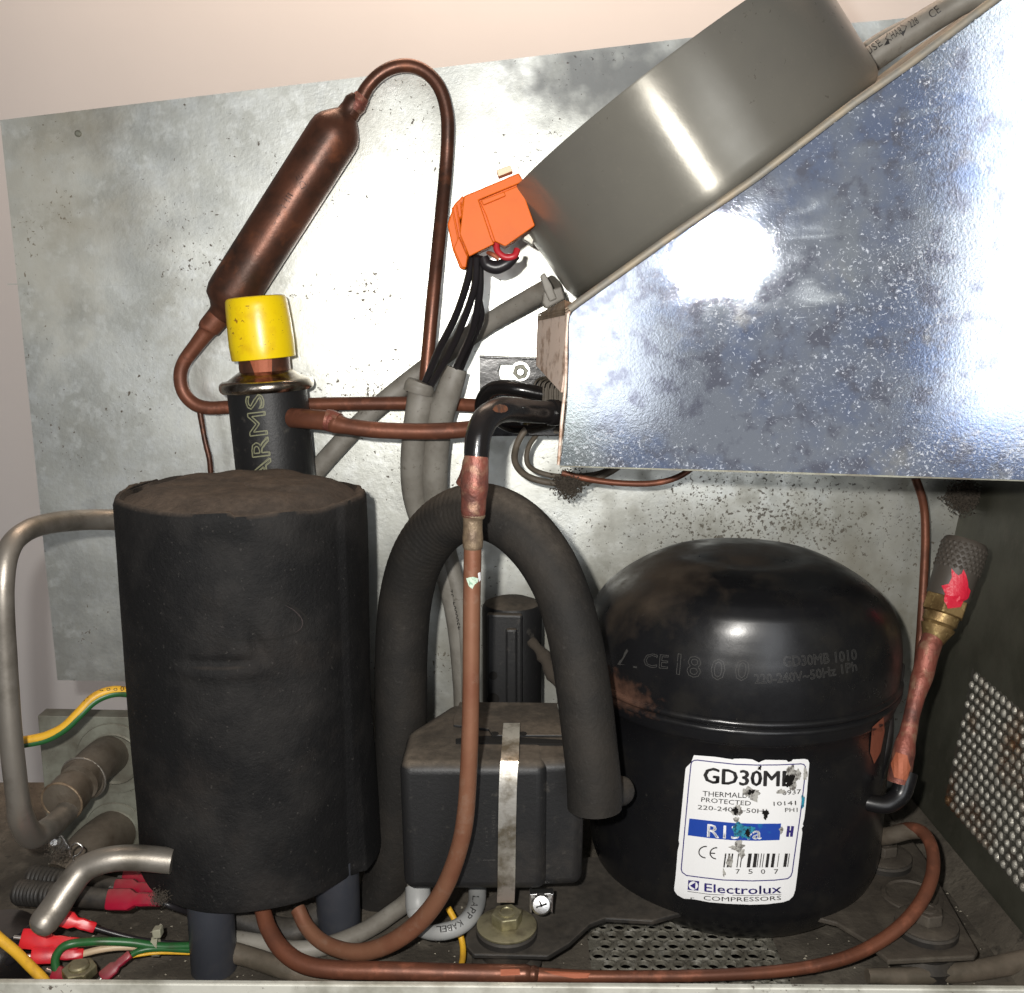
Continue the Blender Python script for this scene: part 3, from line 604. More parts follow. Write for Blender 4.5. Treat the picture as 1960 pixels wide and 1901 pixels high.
# ------------------------------------------------------------------ grey cables and conduits
cgrp = 'grey sheathed cables behind the foam hose'
t = tube('grey_cable', [(1062, 545, 0.625), (1000, 580, 0.64), (930, 622, 0.655), (860, 672, 0.662), (780, 732, 0.664), (700, 800, 0.664), (640, 862, 0.664), (585, 925, 0.664)], 19, greyc, seg=18)
tag(t, 'thick grey cable running diagonally across the back sheet behind the copper lines', 'cable')
co = thing('grey_conduit', 'grey cable sheath holding black wires, left of the pair', 'cable', P(790, 1000, 0.635), None)
tube('sheath', [(808, 745, 0.628, 26), (800, 790, 0.628, 25), (792, 850, 0.632, 24), (790, 920, 0.64, 23), (800, 980, 0.645, 21), (830, 1040, 0.645, 20), (858, 1120, 0.645, 19), (875, 1200, 0.645, 19), (885, 1300, 0.645, 19), (888, 1380, 0.645, 19)], 22, greyc, co, seg=20, rf=lambda s, a, r, p: r * (1 + 0.03 * noise.noise(p * 90)))
co2 = thing('grey_conduit', 'grey cable sheath with a cut end on the right, beside the slanting bracket', 'cable', P(850, 1000, 0.635), None)
s2 = tube('sheath', [(873, 705, 0.625, 22), (862, 740, 0.625, 24), (845, 790, 0.63, 26), (835, 850, 0.635, 26), (832, 920, 0.64, 25), (838, 990, 0.645, 22), (856, 1060, 0.645, 19), (878, 1140, 0.643, 17), (893, 1220, 0.642, 17), (897, 1340, 0.642, 17)], 22, greyc, co2, seg=20, rf=lambda s, a, r, p: r * (1 + 0.03 * noise.noise(p * 90)))
# tie lump on the conduits at the copper pipe
tube('sheath_rim', [(800, 752, 0.62, 28), (803, 740, 0.62, 29), (806, 731, 0.62, 27)], 28, greyc, co, seg=20, rf=lambda s, a, r, p: r * (1 + 0.08 * noise.noise(p * 200)))
bv = bvh_of(s2)
x = project('printed_number', text_bm('4500004732', (883, 1205), (866, 1128), 9), bv, 0.0003, ink, s2, cut=0)

# black wires from the orange connector into the conduits
for i, (pts, lab) in enumerate([
    ([(905, 490, 0.56), (893, 545, 0.57), (870, 610, 0.59), (840, 670, 0.61), (812, 738, 0.625)], 'black wire leftmost under the orange connector, bowed outwards'),
    ([(912, 490, 0.555), (908, 550, 0.565), (885, 620, 0.585), (855, 685, 0.605), (822, 742, 0.62)], 'black wire from the orange connector, second from the left'),
    ([(918, 492, 0.56), (918, 560, 0.57), (905, 630, 0.59), (885, 680, 0.61), (868, 715, 0.625)], 'black wire from the orange connector into the right conduit'),
    ([(908, 492, 0.565), (916, 570, 0.58), (920, 610, 0.59), (900, 660, 0.61), (878, 712, 0.63)], 'black wire rightmost of the bundle below the orange connector')]):
    t = tube('black_wire', pts, 7.2, blackw, seg=12); tag(t, lab, 'wire', 'black wires below the orange connector')

# ------------------------------------------------------------------ orange connector
oc = thing('orange_connector', 'orange plastic plug housing clipped to the left end of the grey fan ring', 'connector', P(940, 515, 0.56))
OY = 0.545
prism('housing', pp([(888, 375), (993, 331), (1003, 350), (1012, 352), (1016, 372), (1001, 365), (1004, 395), (1024, 432), (1004, 445), (966, 471), (950, 462), (908, 484), (892, 455), (882, 400)], OY), Vector((0, 0.03, 0)), orange, oc, 0.0006)
prism('front_cover', pp([(888, 376), (992, 332), (1003, 347), (916, 383), (940, 455), (946, 467), (898, 491), (880, 448)], OY - 0.004), Vector((0, 0.006, 0)), orange, oc, 0.0005)
prism('front_flap', pp([(918, 386), (1000, 352), (1001, 367), (1024, 432), (967, 472), (947, 462), (930, 412)], OY - 0.002), Vector((0, 0.006, 0)), orange, oc, 0.0005)
prism('hinge_bar', pp([(921, 383), (965, 367), (968, 375), (925, 393)], OY - 0.0045), Vector((0, 0.004, 0)), orange, oc, 0.0004)
prism('back_shell', pp([(868, 392), (886, 374), (898, 400), (880, 420), (897, 492), (890, 516), (880, 514), (866, 478), (856, 430)], OY + 0.006), Vector((0, 0.016, 0)), orange, oc, 0.0008)
for k in range(3):
    prism('rib', pp([(864 + k * 8, 398 - k * 5), (867 + k * 8, 396 - k * 5), (884 + k * 4, 482 - k * 6), (881 + k * 4, 486 - k * 6)], OY + 0.004), Vector((0, 0.004, 0)), orange, oc, 0.0004)
prism('side_wall_piece', pp([(878, 452), (895, 491), (892, 512), (884, 512), (868, 476)], OY + 0.001), Vector((0, 0.012, 0)), orange, oc, 0.0005)
prism('pale_tab', pp([(950, 326), (976, 316), (982, 327), (954, 338)], OY + 0.01), Vector((0, 0.012, 0)), cream, oc, 0.0004)
t = tube('red_wire', [(950, 460, 0.55), (952, 480, 0.552), (966, 492, 0.553), (984, 490, 0.553), (990, 478, 0.555)], 6.5, redw, seg=12); tag(t, 'short red wire looping under the orange connector', 'wire')
t = tube('black_loop', [(925, 492, 0.557, 9), (932, 506, 0.557, 12), (950, 512, 0.557, 13), (970, 504, 0.557, 12), (990, 488, 0.557, 8)], 10, blackw, seg=12); tag(t, 'flat dark blue-black rubber loop hanging below the orange connector', 'wire loop')
t = tube('bare_copper_end', [(934, 484, 0.552, 4), (944, 488, 0.548, 5), (955, 496, 0.548, 4)], 4, copperb, seg=8); tag(t, 'tiny bare copper strands below the orange connector', 'wire end')

# ------------------------------------------------------------------ fan cowl
CYc = 0.580
A = P(1100, 578, CYc); B = P(1668, 166, CYc); s_ = (B - A); s_.y = 0; Rc = s_.length / 2; s_.normalize(); axc = Vector((-s_.z, 0, s_.x)); cc = (A + B) / 2
Hc = (P(1001, 362, CYc) - A).dot(axc)
fc = thing('fan_ring', 'smooth grey painted fan ring with a bright highlight, seated on the slanting zinc cover', 'fan housing', cc)
rw = lathe('ring_wall', cc, Vector((0, 0, 1)), [(Rc - 0.010, 0.0), (Rc - 0.006, 0.0008), (Rc - 0.003, 0.0025), (Rc - 0.001, 0.005), (Rc, 0.009), (Rc, Hc * 0.5), (Rc, Hc - 0.001), (Rc - 0.0006, Hc), (Rc - 0.002, Hc), (Rc - 0.002, 0.004)], cowlm, fc, 128, closed=True, angle=50, u=Vector((0, 1, 0)))
rw.rotation_euler = Vector((0, 0, 1)).rotation_difference(axc).to_euler()
b_ = cowlm.node_tree.nodes['Principled BSDF']; b_.inputs['Anisotropic'].default_value = 0.93; tn = cowlm.node_tree.nodes.new('ShaderNodeTangent'); tn.direction_type = 'RADIAL'; tn.axis = 'Z'; b_.inputs['Anisotropic Rotation'].default_value = 0.25; cowlm.node_tree.links.new(tn.outputs[0], b_.inputs['Tangent'])
lathe('motor', cc, axc, [(0.03, 0.003), (0.032, 0.006), (0.032, 0.045), (0.028, 0.05)], rubber, fc, 40)
for k in range(5):
    an = R(72 * k + 10); u_ = Vector((0, 1, 0)); v_ = axc.cross(u_)
    rad = u_ * math.cos(an) + v_ * math.sin(an); tan = -u_ * math.sin(an) + v_ * math.cos(an)
    q0 = cc + axc * 0.02 + rad * 0.03; q1 = cc + axc * 0.02 + rad * (Rc - 0.006)
    prism('fan_blade', [q0 - tan * 0.012 - axc * 0.006, q0 + tan * 0.012 + axc * 0.006, q1 + tan * 0.03 + axc * 0.012, q1 - tan * 0.02 - axc * 0.012], axc * 0.0012, blackgl, fc, 0.0004)
prism('clip_tab', pp([(1012, 428), (1026, 445), (1020, 470), (1000, 458)], 0.574), Vector((0, 0.01, 0)), cowlm, fc, 0.0006)

# ------------------------------------------------------------------ zinc cover
zc = thing('zinc_cover', 'large bright scratched zinc sheet cover with a slanting top edge at the right', 'metal cover', PS(1500, 905))
out = [(1070, 893), (1074, 868), (1084, 775), (1087, 690), (1087, 620), (1089, 606), (1095, 596), (1105, 588), (1270, 470), (1450, 346), (1642, 200), (1745, 128), (1880, 26), (2050, -100), (2250, -250), (2250, 932), (1960, 921), (1500, 905)]
face = prism('face_sheet', [PS(x, y) for x, y in out], -SN * 0.0012, zinc, zc, 0.0005, 2)
# subdivide slightly dished: keep flat; folded lips all round
sl = [(1095, 596), (1105, 588), (1270, 470), (1450, 346), (1642, 200), (1745, 128), (1880, 26), (2050, -100), (2250, -250)]
vs = []; fs = []
for (x, y) in sl:
    p = PS(x, y); vs += [p + Vector((0.0004, 0.0002, -0.0006)), Vector((p.x - 0.003, 0.66, p.z - 0.0045)), Vector((p.x - 0.003, 0.66, p.z - 0.006)), p + Vector((0.0012, 0.0014, -0.0022))]
n = len(sl)
for i in range(n - 1):
    for k in range(4): fs.append((i * 4 + k, i * 4 + (k + 1) % 4, (i + 1) * 4 + (k + 1) % 4, (i + 1) * 4 + k))
fs += [(0, 1, 2, 3), tuple(range((n - 1) * 4 + 3, (n - 1) * 4 - 1, -1))]
mesh_obj('slanting_top_sheet', vs, fs, zincedge, zc, angle=20)
# rolled edge along the slant
path = [PS(x, y) + Vector((-0.0008, 0.0030, 0.0010)) for x, y in sl]
v, f = sweep(path, [0.0020] * len(path), 12); mesh_obj('rolled_edge', v, f, zincedge, zc)
# left folded flange, rust-stained, with flash glare in its base colour
lf = [P(1092, 596, 0.489), P(1033, 604, 0.55), P(1030, 700, 0.55), P(1078, 752, 0.4895), P(1086, 700, 0.4885)]
prism('left_flange', lf, Vector((-0.0012, 0.0004, 0)), rust_glare_lip, zc, 0.0003)
tube('flange_corner', [(1088, 600, 0.488), (1084, 660, 0.488), (1083, 730, 0.488), (1076, 800, 0.488), (1069, 890, 0.488)], 3.5, rust_glare_lip, zc, seg=10)
prism('bottom_flange', [PS(1071, 893.5), PS(1960, 921.5), PS(2250, 932.5), PS(2250, 932.5) + Vector((0, 0.11, 0.012)), PS(1071, 893.5) + Vector((0.02, 0.09, 0.012))], Vector((0, 0, 0.0012)), galvd, zc)
for k in range(3):
    prism('stacked_edge', [P(1030, 601 + k * 5, 0.545), P(1080, 574 + k * 5, 0.50), P(1098, 580 + k * 5, 0.492), P(1082, 590 + k * 5, 0.492)], Vector((0, 0, -0.0008)), oldbrass, zc)
# grey clamp holding the diagonal cable
cl = thing('cable_clamp', 'grey plastic clamp holding the diagonal cable under the fan ring', 'clamp', P(1060, 590, 0.60))
prism('clamp_block', pp([(1040, 560), (1074, 548), (1082, 572), (1045, 592), (1038, 580)], 0.59), Vector((0, 0.02, 0)), greyc, cl, 0.001)
prism('clamp_arm', pp([(1034, 528), (1042, 522), (1056, 545), (1066, 572), (1052, 578), (1042, 556)], 0.588), Vector((0, 0.008, 0)), greyc, cl, 0.0008)

# power cable at top right
pc = thing('power_cable', 'printed grey power cable lying along the slanting edge at the top right', 'cable', P(1700, 100, 0.58))
t = tube('sheath', [(1640, 135, 0.59, 25), (1690, 98, 0.585, 25), (1745, 62, 0.58, 25), (1800, 28, 0.572, 24), (1850, 2, 0.565, 22), (1920, -20, 0.56, 20), (2000, -50, 0.56, 20)], 25, greyc, pc, seg=24)
bv = bvh_of(t)
bm = text_bm('USE', (1662, 107), (1690, 86), 14); bm = text_bm('\u25C1HAR\u25B7 228', (1698, 82), (1760, 44), 14, bm=bm); bm = text_bm('CE', (1784, 36), (1802, 22), 15, bm=bm)
bm = poly_bm([(1692, 88), (1700, 74), (1703, 84)], bm); bm = poly_bm([(1724, 64), (1734, 56), (1729, 70)], bm)
project('printed_letters', bm, bv, 0.0003, ink, t, cut=0)
t = tube('grey_cable', [(1640, 112, 0.63), (1690, 78, 0.625), (1745, 50, 0.62), (1810, 12, 0.61), (1880, -20, 0.6)], 18, greyc, seg=16); tag(t, 'plain grey cable behind the printed power cable at the top right', 'cable')

# ------------------------------------------------------------------ condenser behind the cover
cd = thing('condenser', 'black condenser coil end with bracket, fins and return bends left of the zinc cover', 'condenser', P(1000, 840, 0.63))
bk = pp([(918, 680), (1040, 688), (1100, 690), (1100, 835), (990, 835), (918, 800)], 0.655)
# bracket with a real slot: built as strips round the slot
def PB(x, y): return P(x, y, 0.655)
for q in ([(918, 680), (1100, 688), (1100, 698), (918, 696)], [(918, 696), (956, 697), (952, 712), (956, 726), (918, 726)], [(1010, 697), (1100, 698), (1100, 728), (1010, 726)], [(918, 726), (1100, 728), (1100, 835), (918, 835)]):
    prism('bracket_plate', [PB(x, y) for x, y in q], Vector((0, 0.0015, 0)), blackgl, cd)
prism('bracket_lip', [PB(918, 680), PB(1100, 686), PB(1100, 690), PB(918, 684)], Vector((0, -0.008, 0)), blackgl, cd, 0.0004)
c = P(996, 711, 0.653); lathe('washer', c, Vector((0, -1, 0)), [(0.0022, 0), (0.0062, 0), (0.0062, 0.001), (0.0022, 0.001)], chrome, cd, 28)
hexbolt(cd, c + Vector((0, -0.001, 0)), Vector((0, -1, 0)), 0.0052, galvd, 'nut', 0.004)
lathe('stud', c + Vector((0, -0.004, 0)), Vector((0, -1, 0)), [(0.0026, 0), (0.0026, 0.003), (0.002, 0.0035)], chrome, cd, 16)
for k in range(6):
    x = 1022 + k * 9
    tube('fin', [(x, 790, 0.64 - k * 0.012, 2), (x, 745, 0.64 - k * 0.012, 2), (x + 6, 728 + k * 1, 0.64 - k * 0.012, 2), (x + 24, 722 + k * 2.5, 0.635 - k * 0.012, 2), (x + 50, 730 + k * 2, 0.63 - k * 0.012, 2)], 2.0, fin, cd, seg=6)
for k in range(6):
    prism('fin_sheet', pp([(1024 + k * 9, 800), (1024 + k * 9, 745), (1034 + k * 9, 727 + k * 2), (1075 + k * 4, 726 + k * 3), (1100, 760), (1100, 830), (1060, 830)], 0.642 - k * 0.012), Vector((0, 0.0006, 0)), fin, cd)
tube('return_bend', [(1040, 755, 0.62, 14), (990, 745, 0.62, 14), (955, 742, 0.625, 14), (932, 752, 0.63, 14), (922, 775, 0.635, 14), (925, 800, 0.64, 13)], 14, blackgl, cd, seg=18)
tube('return_bend', [(1075, 800, 0.58, 16), (1020, 815, 0.6, 15), (980, 815, 0.61, 14), (950, 800, 0.62, 14)], 14, blackgl, cd, seg=18)
prism('lower_bracket', pp([(985, 800), (1110, 800), (1110, 836), (1012, 834)], 0.60), Vector((0, 0.004, 0)), blackgl, cd, 0.0006)

# ------------------------------------------------------------------ suction line: black elbow to long copper pipe
sp = thing('suction_pipe', 'tall copper pipe with a glossy black elbow, running in front of the foam hose', 'pipe', P(905, 1300, 0.45))
tube('black_elbow', [(1090, 792, 0.505, 22), (1070, 790, 0.50, 22), (1020, 788, 0.49, 22), (985, 784, 0.478, 24), (955, 786, 0.466, 25), (930, 802, 0.457, 26), (917, 830, 0.452, 25), (913, 858, 0.450, 25), (912, 880, 0.449, 24)], 24, blackgl, sp, seg=26)
tube('elbow_collar', [(1052, 789, 0.4955, 25), (1059, 790, 0.497, 25.5), (1066, 790, 0.4985, 25)], 25, blackgl, sp, seg=26)
tube('brazed_joint', [(912, 874, 0.449, 24), (910, 900, 0.448, 25), (908, 930, 0.447, 26), (907, 955, 0.447, 24), (906, 975, 0.447, 24), (906, 988, 0.447, 22)], 24, braze, sp, seg=26, rf=lambda s, a, r, p: r * (1 + 0.05 * noise.noise(p * 120)))
tube('brass_joint', [(906, 978, 0.447, 20), (906, 986, 0.447, 23), (905, 994, 0.447, 19), (905, 1015, 0.447, 19), (905, 1030, 0.447, 20), (905, 1045, 0.447, 19.5), (905, 1050, 0.447, 18)], 20, oldbrass, sp, seg=24, rf=lambda s, a, r, p: r * (1 + 0.05 * noise.noise(p * 150)))
lp = tube('copper_pipe', [(905, 1040, 0.447, 17), (903, 1150, 0.447, 17), (902, 1250, 0.447, 16.5), (901, 1350, 0.447, 16.5), (898, 1450, 0.447, 16.5), (891, 1560, 0.449, 17), (877, 1630, 0.452, 17), (850, 1700, 0.457, 17.5), (812, 1755, 0.462, 18), (765, 1795, 0.466, 18), (715, 1818, 0.470, 17), (670, 1822, 0.474, 16), (620, 1805, 0.482, 15), (588, 1775, 0.49, 14.5), (570, 1740, 0.497, 14)], 17, copperp, sp, seg=24, n=10)
tube('branch_stub', [(892, 880, 0.456, 6), (890, 905, 0.458, 9), (880, 925, 0.462, 8)], 8, braze, sp, seg=12)
bv = bvh_of(lp)
project('paint_fleck', poly_bm([(893, 1107), (899, 1105), (906, 1104), (915, 1107), (914, 1114), (908, 1119), (904, 1127), (898, 1122)]), bv, 0.0003, mk('pale_green_fleck', (0.5, 0.62, 0.5), 0.4, 0, var=[((0.2, 0.35, 0.25), 700, 0.5, 0.6)]), lp, cut=6)
project('paint_fleck', poly_bm([(914, 1097), (918.5, 1095), (919, 1110), (916, 1114)]), bv, 0.0003, inkw, lp, cut=4)
el = [o for o in sp.children if o.name.startswith('black_elbow')][0]
project('bare_patch', blob(957, 783, 14, 8, 14, 0.12, 3), bvh_of(el), 0.0003, rust, el, cut=8)

# lower copper line along the rail to the compressor
lq = thing('discharge_pipe', 'copper pipe running low along the front rail and curving up beside the compressor', 'pipe', P(1200, 1860, 0.462))
lq1 = tube('thick_pipe', [(502, 1740, 0.487, 15), (514, 1778, 0.478, 16), (540, 1818, 0.468, 17), (580, 1845, 0.461, 17), (640, 1856, 0.457, 17), (760, 1859, 0.455, 17), (880, 1862, 0.455, 16.5), (985, 1864, 0.455, 17)], 17, copper, lq, seg=24)
jn = tube('crimped_joint', [(985, 1864, 0.455, 17), (1005, 1864, 0.455, 17.5), (1015, 1865, 0.455, 15), (1022, 1865, 0.455, 16), (1030, 1866, 0.455, 13)], 16, copperd, lq, seg=24)
lq2 = tube('thin_pipe', [(1025, 1866, 0.455, 13.5), (1120, 1869, 0.455, 11.5), (1250, 1869, 0.456, 11), (1380, 1866, 0.457, 11), (1500, 1858, 0.459, 11.5), (1590, 1842, 0.462, 12), (1660, 1816, 0.468, 12.5), (1720, 1776, 0.476, 13), (1762, 1728, 0.486, 13), (1784, 1676, 0.498, 12.5), (1785, 1630, 0.51, 12), (1770, 1597, 0.522, 12), (1745, 1586, 0.53, 12), (1715, 1592, 0.54, 12)], 12, copper, lq, seg=22, n=9)
tube('black_fitting', [(1760, 1591, 0.5265, 14), (1735, 1592, 0.532, 15), (1700, 1600, 0.54, 16), (1655, 1605, 0.55, 16)], 15, dirtst, lq, seg=20)
project('scraped_patch', poly_bm([(958, 1856), (994, 1855), (996, 1866), (958, 1868)]), bvh_of(lq1, jn), 0.0003, copperb, lq, cut=8)
project('scraped_patch', poly_bm([(1040, 1859), (1130, 1863), (1125, 1872), (1100, 1873), (1060, 1866)]), bvh_of(lq2), 0.0003, copperb, lq, cut=8)

# ------------------------------------------------------------------ thick foam hose
hs = thing('foam_hose', 'thick black foam insulated hose arching over the relay box', 'hose', P(900, 1600, 0.53))
def hrf(s, a, r, p):
    r *= 1 + 0.02 * noise.noise(p * 40)
    if 0.40 < s < 0.62: r *= 1 + 0.010 * math.sin(s * 900) * math.sin((s - 0.40) / 0.22 * math.pi)
    return r
hz = [(640, 1800, 0.55, 44), (700, 1755, 0.55, 46), (738, 1700, 0.55, 48), (758, 1620, 0.55, 50), (766, 1500, 0.55, 50), (768, 1380, 0.55, 50), (768, 1260, 0.55, 50), (776, 1150, 0.548, 51), (800, 1065, 0.54, 51), (845, 1005, 0.53, 52), (905, 979, 0.517, 54), (965, 992, 0.505, 55), (1022, 1040, 0.495, 54), (1068, 1115, 0.486, 52), (1098, 1210, 0.479, 52), (1117, 1320, 0.474, 53), (1130, 1430, 0.470, 53), (1137, 1500, 0.468, 53), (1138, 1546, 0.467, 52)]
tube('hose', hz, 50, hosef, hs, seg=40, n=26, rf=hrf)
t = lathe('hose_stub', P(1165, 1520, 0.485), P(1215, 1505, 0.50) - P(1165, 1520, 0.485), [(0.008, 0), (0.008, 0.010), (0.007, 0.013), (0.003, 0.014)], plate, hs, 20)

# ------------------------------------------------------------------ relay box with steel clip
rx = thing('relay_box', 'black plastic relay box with dusty top held by a steel strap', 'relay box', Vector((-0.01, 0.51, 0.05)))
z0, z1 = 0.048, 0.1210
y0, y1 = 0.478, 0.560
xl, xr = -0.0585, 0.0385
def boxy(name, pts_lo, pts_hi, bev):
    bm = bmesh.new(); n = len(pts_lo)
    r1 = [bm.verts.new((x, y, z0)) for x, y in pts_lo]; r2 = [bm.verts.new((x, y, z1)) for x, y in pts_hi]
    bm.faces.new(r1[::-1]); bm.faces.new(r2)
    for i in range(n): bm.faces.new((r1[i], r1[(i + 1) % n], r2[(i + 1) % n], r2[i]))
    bmesh.ops.recalc_face_normals(bm, faces=bm.faces)
    bmesh.ops.bevel(bm, geom=list(bm.edges), offset=bev, segments=6, affect='EDGES', profile=0.5, clamp_overlap=True)
    return flatten(bm_obj(name, bm, rubber, rx, angle=60), bev)
rb = boxy('cover', [(xl + 0.001, y0 + 0.001), (0.0185, y0 + 0.001), (0.0185, y1), (xl + 0.022, y1), (xl + 0.001, y1 - 0.040)], [(xl, y0), (0.0185, y0), (0.0185, y1), (xl + 0.022, y1), (xl, y1 - 0.040)], 0.0060)
z1 -= 0.0006
boxy('side_housing', [(0.004, y0 + 0.004), (xr - 0.001, y0 + 0.006), (xr - 0.001, y1 - 0.004), (0.004, y1 - 0.003)], [(0.004, y0 + 0.003), (xr, y0 + 0.005), (xr, y1 - 0.004), (0.004, y1 - 0.003)], 0.0055)
z1 += 0.0006
# raised lid tongue and slot
prism('lid_tongue', [PZ(868, 1378, z1), PZ(880, 1348, z1), PZ(1066, 1350, z1), PZ(1080, 1412, z1), PZ(942, 1412, z1), PZ(935, 1400, z1), PZ(868, 1392, z1)], Vector((0, 0, 0.0016)), rubber, rx, 0.0004)
prism('slot_shadow_gap', [PZ(872, 1414, z1 + 0.0008), PZ(930, 1408, z1 + 0.0008), PZ(1078, 1416, z1 + 0.0008), PZ(1078, 1423, z1 + 0.0008), PZ(872, 1422, z1 + 0.0008)], Vector((0, 0, -0.0016)), voidm, rx)
# strap: over the top, down the front
sx0, sx1 = P(964, 1500, y0).x, P(998, 1500, y0).x
sp_ = [(0.5225, z1 + 0.0022), (0.520, z1 + 0.0045), (0.505, z1 + 0.0048), (0.484, z1 + 0.0035), (0.4785, z1 + 0.0015), (0.4765, z1 - 0.003), (0.4755, z1 - 0.012), (0.4745, 0.09), (0.4745, 0.055), (0.476, 0.044)]
vs = []; fs = []
for i, (yy, zz) in enumerate(sp_):
    dx = -0.0004 * i
    vs += [(sx0 + dx, yy, zz), (sx1 + dx, yy, zz), (sx1 + dx, yy + 0.001, zz - 0.0009), (sx0 + dx, yy + 0.001, zz - 0.0009)]
for i in range(len(sp_) - 1):
    for k in range(4): fs.append((i * 4 + k, (i + 1) * 4 + k, (i + 1) * 4 + (k + 1) % 4, i * 4 + (k + 1) % 4))
fs += [(3, 2, 1, 0), tuple(range(len(vs) - 4, len(vs)))]
mesh_obj('steel_strap', vs, fs, strapm, rx, angle=30)
for xx in (947, 1001):
    prism('strap_hole', [PZ(xx + 8 * math.cos(a * 0.785), 1404 + 4 * math.sin(a * 0.785), z1 + 0.0019) for a in range(8)], Vector((0, 0, -0.0002)), voidm, rx)
# embossed lines on the front
bv = bvh_of(rb)
bm = text_bm('DANFOSS', (942, 1640), (942, 1534), 10); bm.free()
bm = text_bm('I I D E H D B E U', (948, 1600), (948, 1552), 7); bm = text_bm('I 1 = 3', (934, 1618), (934, 1590), 5, bm=bm); bm = poly_bm([(925, 1645), (948, 1645), (950, 1650), (948, 1646.5), (925, 1646.5)], bm)
project('moulded_marks', bm, bv, 0.0003, emb, rb, cut=0)
# earth terminal
et = thing('earth_terminal', 'small bright screw terminal under the relay box beside the yellow wire', 'terminal', P(1035, 1750, 0.485))
for x in (1014, 1054):
    prism('terminal_leg', pp([(x, 1712), (x + 5, 1712), (x + 4, 1748), (x, 1746)], 0.482), Vector((0, 0.006, 0)), chrome, et, 0.0003)
prism('terminal_bridge', pp([(1014, 1712), (1060, 1710), (1056, 1722), (1016, 1724)], 0.483), Vector((0, 0.005, 0)), chrome, et, 0.0003)
c = P(1036, 1730, 0.482); r0 = 20 * dep(c) / FPX
lathe('screw_head', c, Vector((0, -1, 0.35)), [(r0, 0), (r0, 0.0012), (r0 * 0.8, 0.0026), (r0 * 0.3, 0.0032)], chrome, et, 24)
for k in range(2):
    u_ = Vector((math.cos(R(90 * k + 20)), 0, math.sin(R(90 * k + 20)))); q = c + Vector((0, -0.0033, 0.0009)); w_ = Vector((-u_.z, 0, u_.x)) * 0.0004
    prism('cross_slot', [q - u_ * 0.003 - w_, q + u_ * 0.003 - w_, q + u_ * 0.003 + w_, q - u_ * 0.003 + w_], Vector((0, 0.0004, 0)), voidm, et)

# ------------------------------------------------------------------ box behind (start capacitor bracket)
cb = thing('start_device', 'dark dusty box with rounded lid standing behind the tall copper pipe', 'electrical box', P(985, 1345, 0.60))
lathe('casing', P(980, 1400, 0.625), Vector((0, 0, 1)), [(0.0195, 0), (0.0195, P(980, 1175, 0.61).z - P(980, 1400, 0.625).z), (0.018, P(980, 1167, 0.61).z - P(980, 1400, 0.625).z), (0.012, P(980, 1160, 0.61).z - P(980, 1400, 0.625).z)], rubber, cb, 36)
prism('bracket', pp([(932, 1176), (1000, 1178), (1000, 1380), (932, 1380)], 0.60), Vector((0, 0.006, 0)), rubber, cb, 0.0015)
prism('raised_rib', pp([(968, 1205), (990, 1205), (990, 1375), (968, 1375)], 0.597), Vector((0, 0.006, 0)), rubber, cb, 0.0015)
for (x, y, r0) in ((944, 1293, 0.0028), (944, 1338, 0.004)):
    lathe('hole', P(x, y, 0.5998), Vector((0, -1, 0)), [(r0, 0), (r0, 0.0004)], voidm, cb, 18)
tube('torn_flap', [(1015, 1225, 0.597, 8), (1040, 1255, 0.592, 15), (1062, 1300, 0.588, 12), (1085, 1340, 0.584, 6)], 12, fluff, cb, rf=lambda s, a, r, p: r * (1 + 0.8 * noise.noise(p * 160)))

# ------------------------------------------------------------------ compressor
CC = Vector((P(1403, 1500, 0.572).x, 0.572, 0.0))
cm = thing('compressor', 'round black hermetic compressor with a white label and worn embossed dome', 'compressor', CC)
def seg_pts(fn, n): return [fn(i / n) for i in range(n + 1)]
RB = 0.0885
lowp = [(RB * 0.5, 0.000)] + [(RB * (0.66 + 0.34 * math.sin(t * math.pi / 2) ** 0.9), 0.0008 + 0.040 * (1 - math.cos(t * math.pi / 2))) for t in [i / 16 for i in range(0, 17)]]
lowp += [(RB + 0.0005, 0.08), (RB + 0.001, 0.11), (RB + 0.0012, 0.126), (RB + 0.0025, 0.127), (RB + 0.003, 0.1285), (RB + 0.003, 0.134)]
def crf(a, r, t): return r
SCV = (1.0, 0.955)
U = Vector((1, 0, 0))
comp2 = comp
lower = lathe('lower_shell', CC, Vector((0, 0, 1)), lowp, comp, cm, 128, None, SCV, angle=60, u=U)
seam = [(RB + 0.0025, 0.134), (RB + 0.0052, 0.1345), (RB + 0.0055, 0.1358), (RB + 0.0048, 0.1368), (RB + 0.0038, 0.1374), (RB + 0.0048, 0.1382), (RB + 0.0056, 0.1392), (RB + 0.0054, 0.1408), (RB + 0.0040, 0.1420), (RB + 0.003, 0.1425)]
def srf(a, r, t): return r + 0.00035 * noise.noise(Vector((math.cos(a) * 30, math.sin(a) * 30, t * 500)))
lathe('seam_ring', CC, Vector((0, 0, 1)), seam, comp, cm, 200, srf, SCV, angle=60, u=U)
RD = RB + 0.0035; zt = 0.2175
dk = [(1, 0.142), (1.004, 0.149), (1.004, 0.157), (0.995, 0.165), (0.972, 0.173), (0.93, 0.1805), (0.87, 0.1875), (0.79, 0.194), (0.69, 0.2003), (0.59, 0.2052), (0.51, 0.2085), (0.45, 0.2102), (0.41, 0.2106), (0.36, 0.2110), (0.20, 0.2126), (0.004, 0.2134)]
dpts, dr_ = smooth_path([Vector((a, 0, b)) for a, b in dk], [0] * len(dk), 4)
dom = [(max(0.0003, p.x * RD), p.z) for p in dpts]
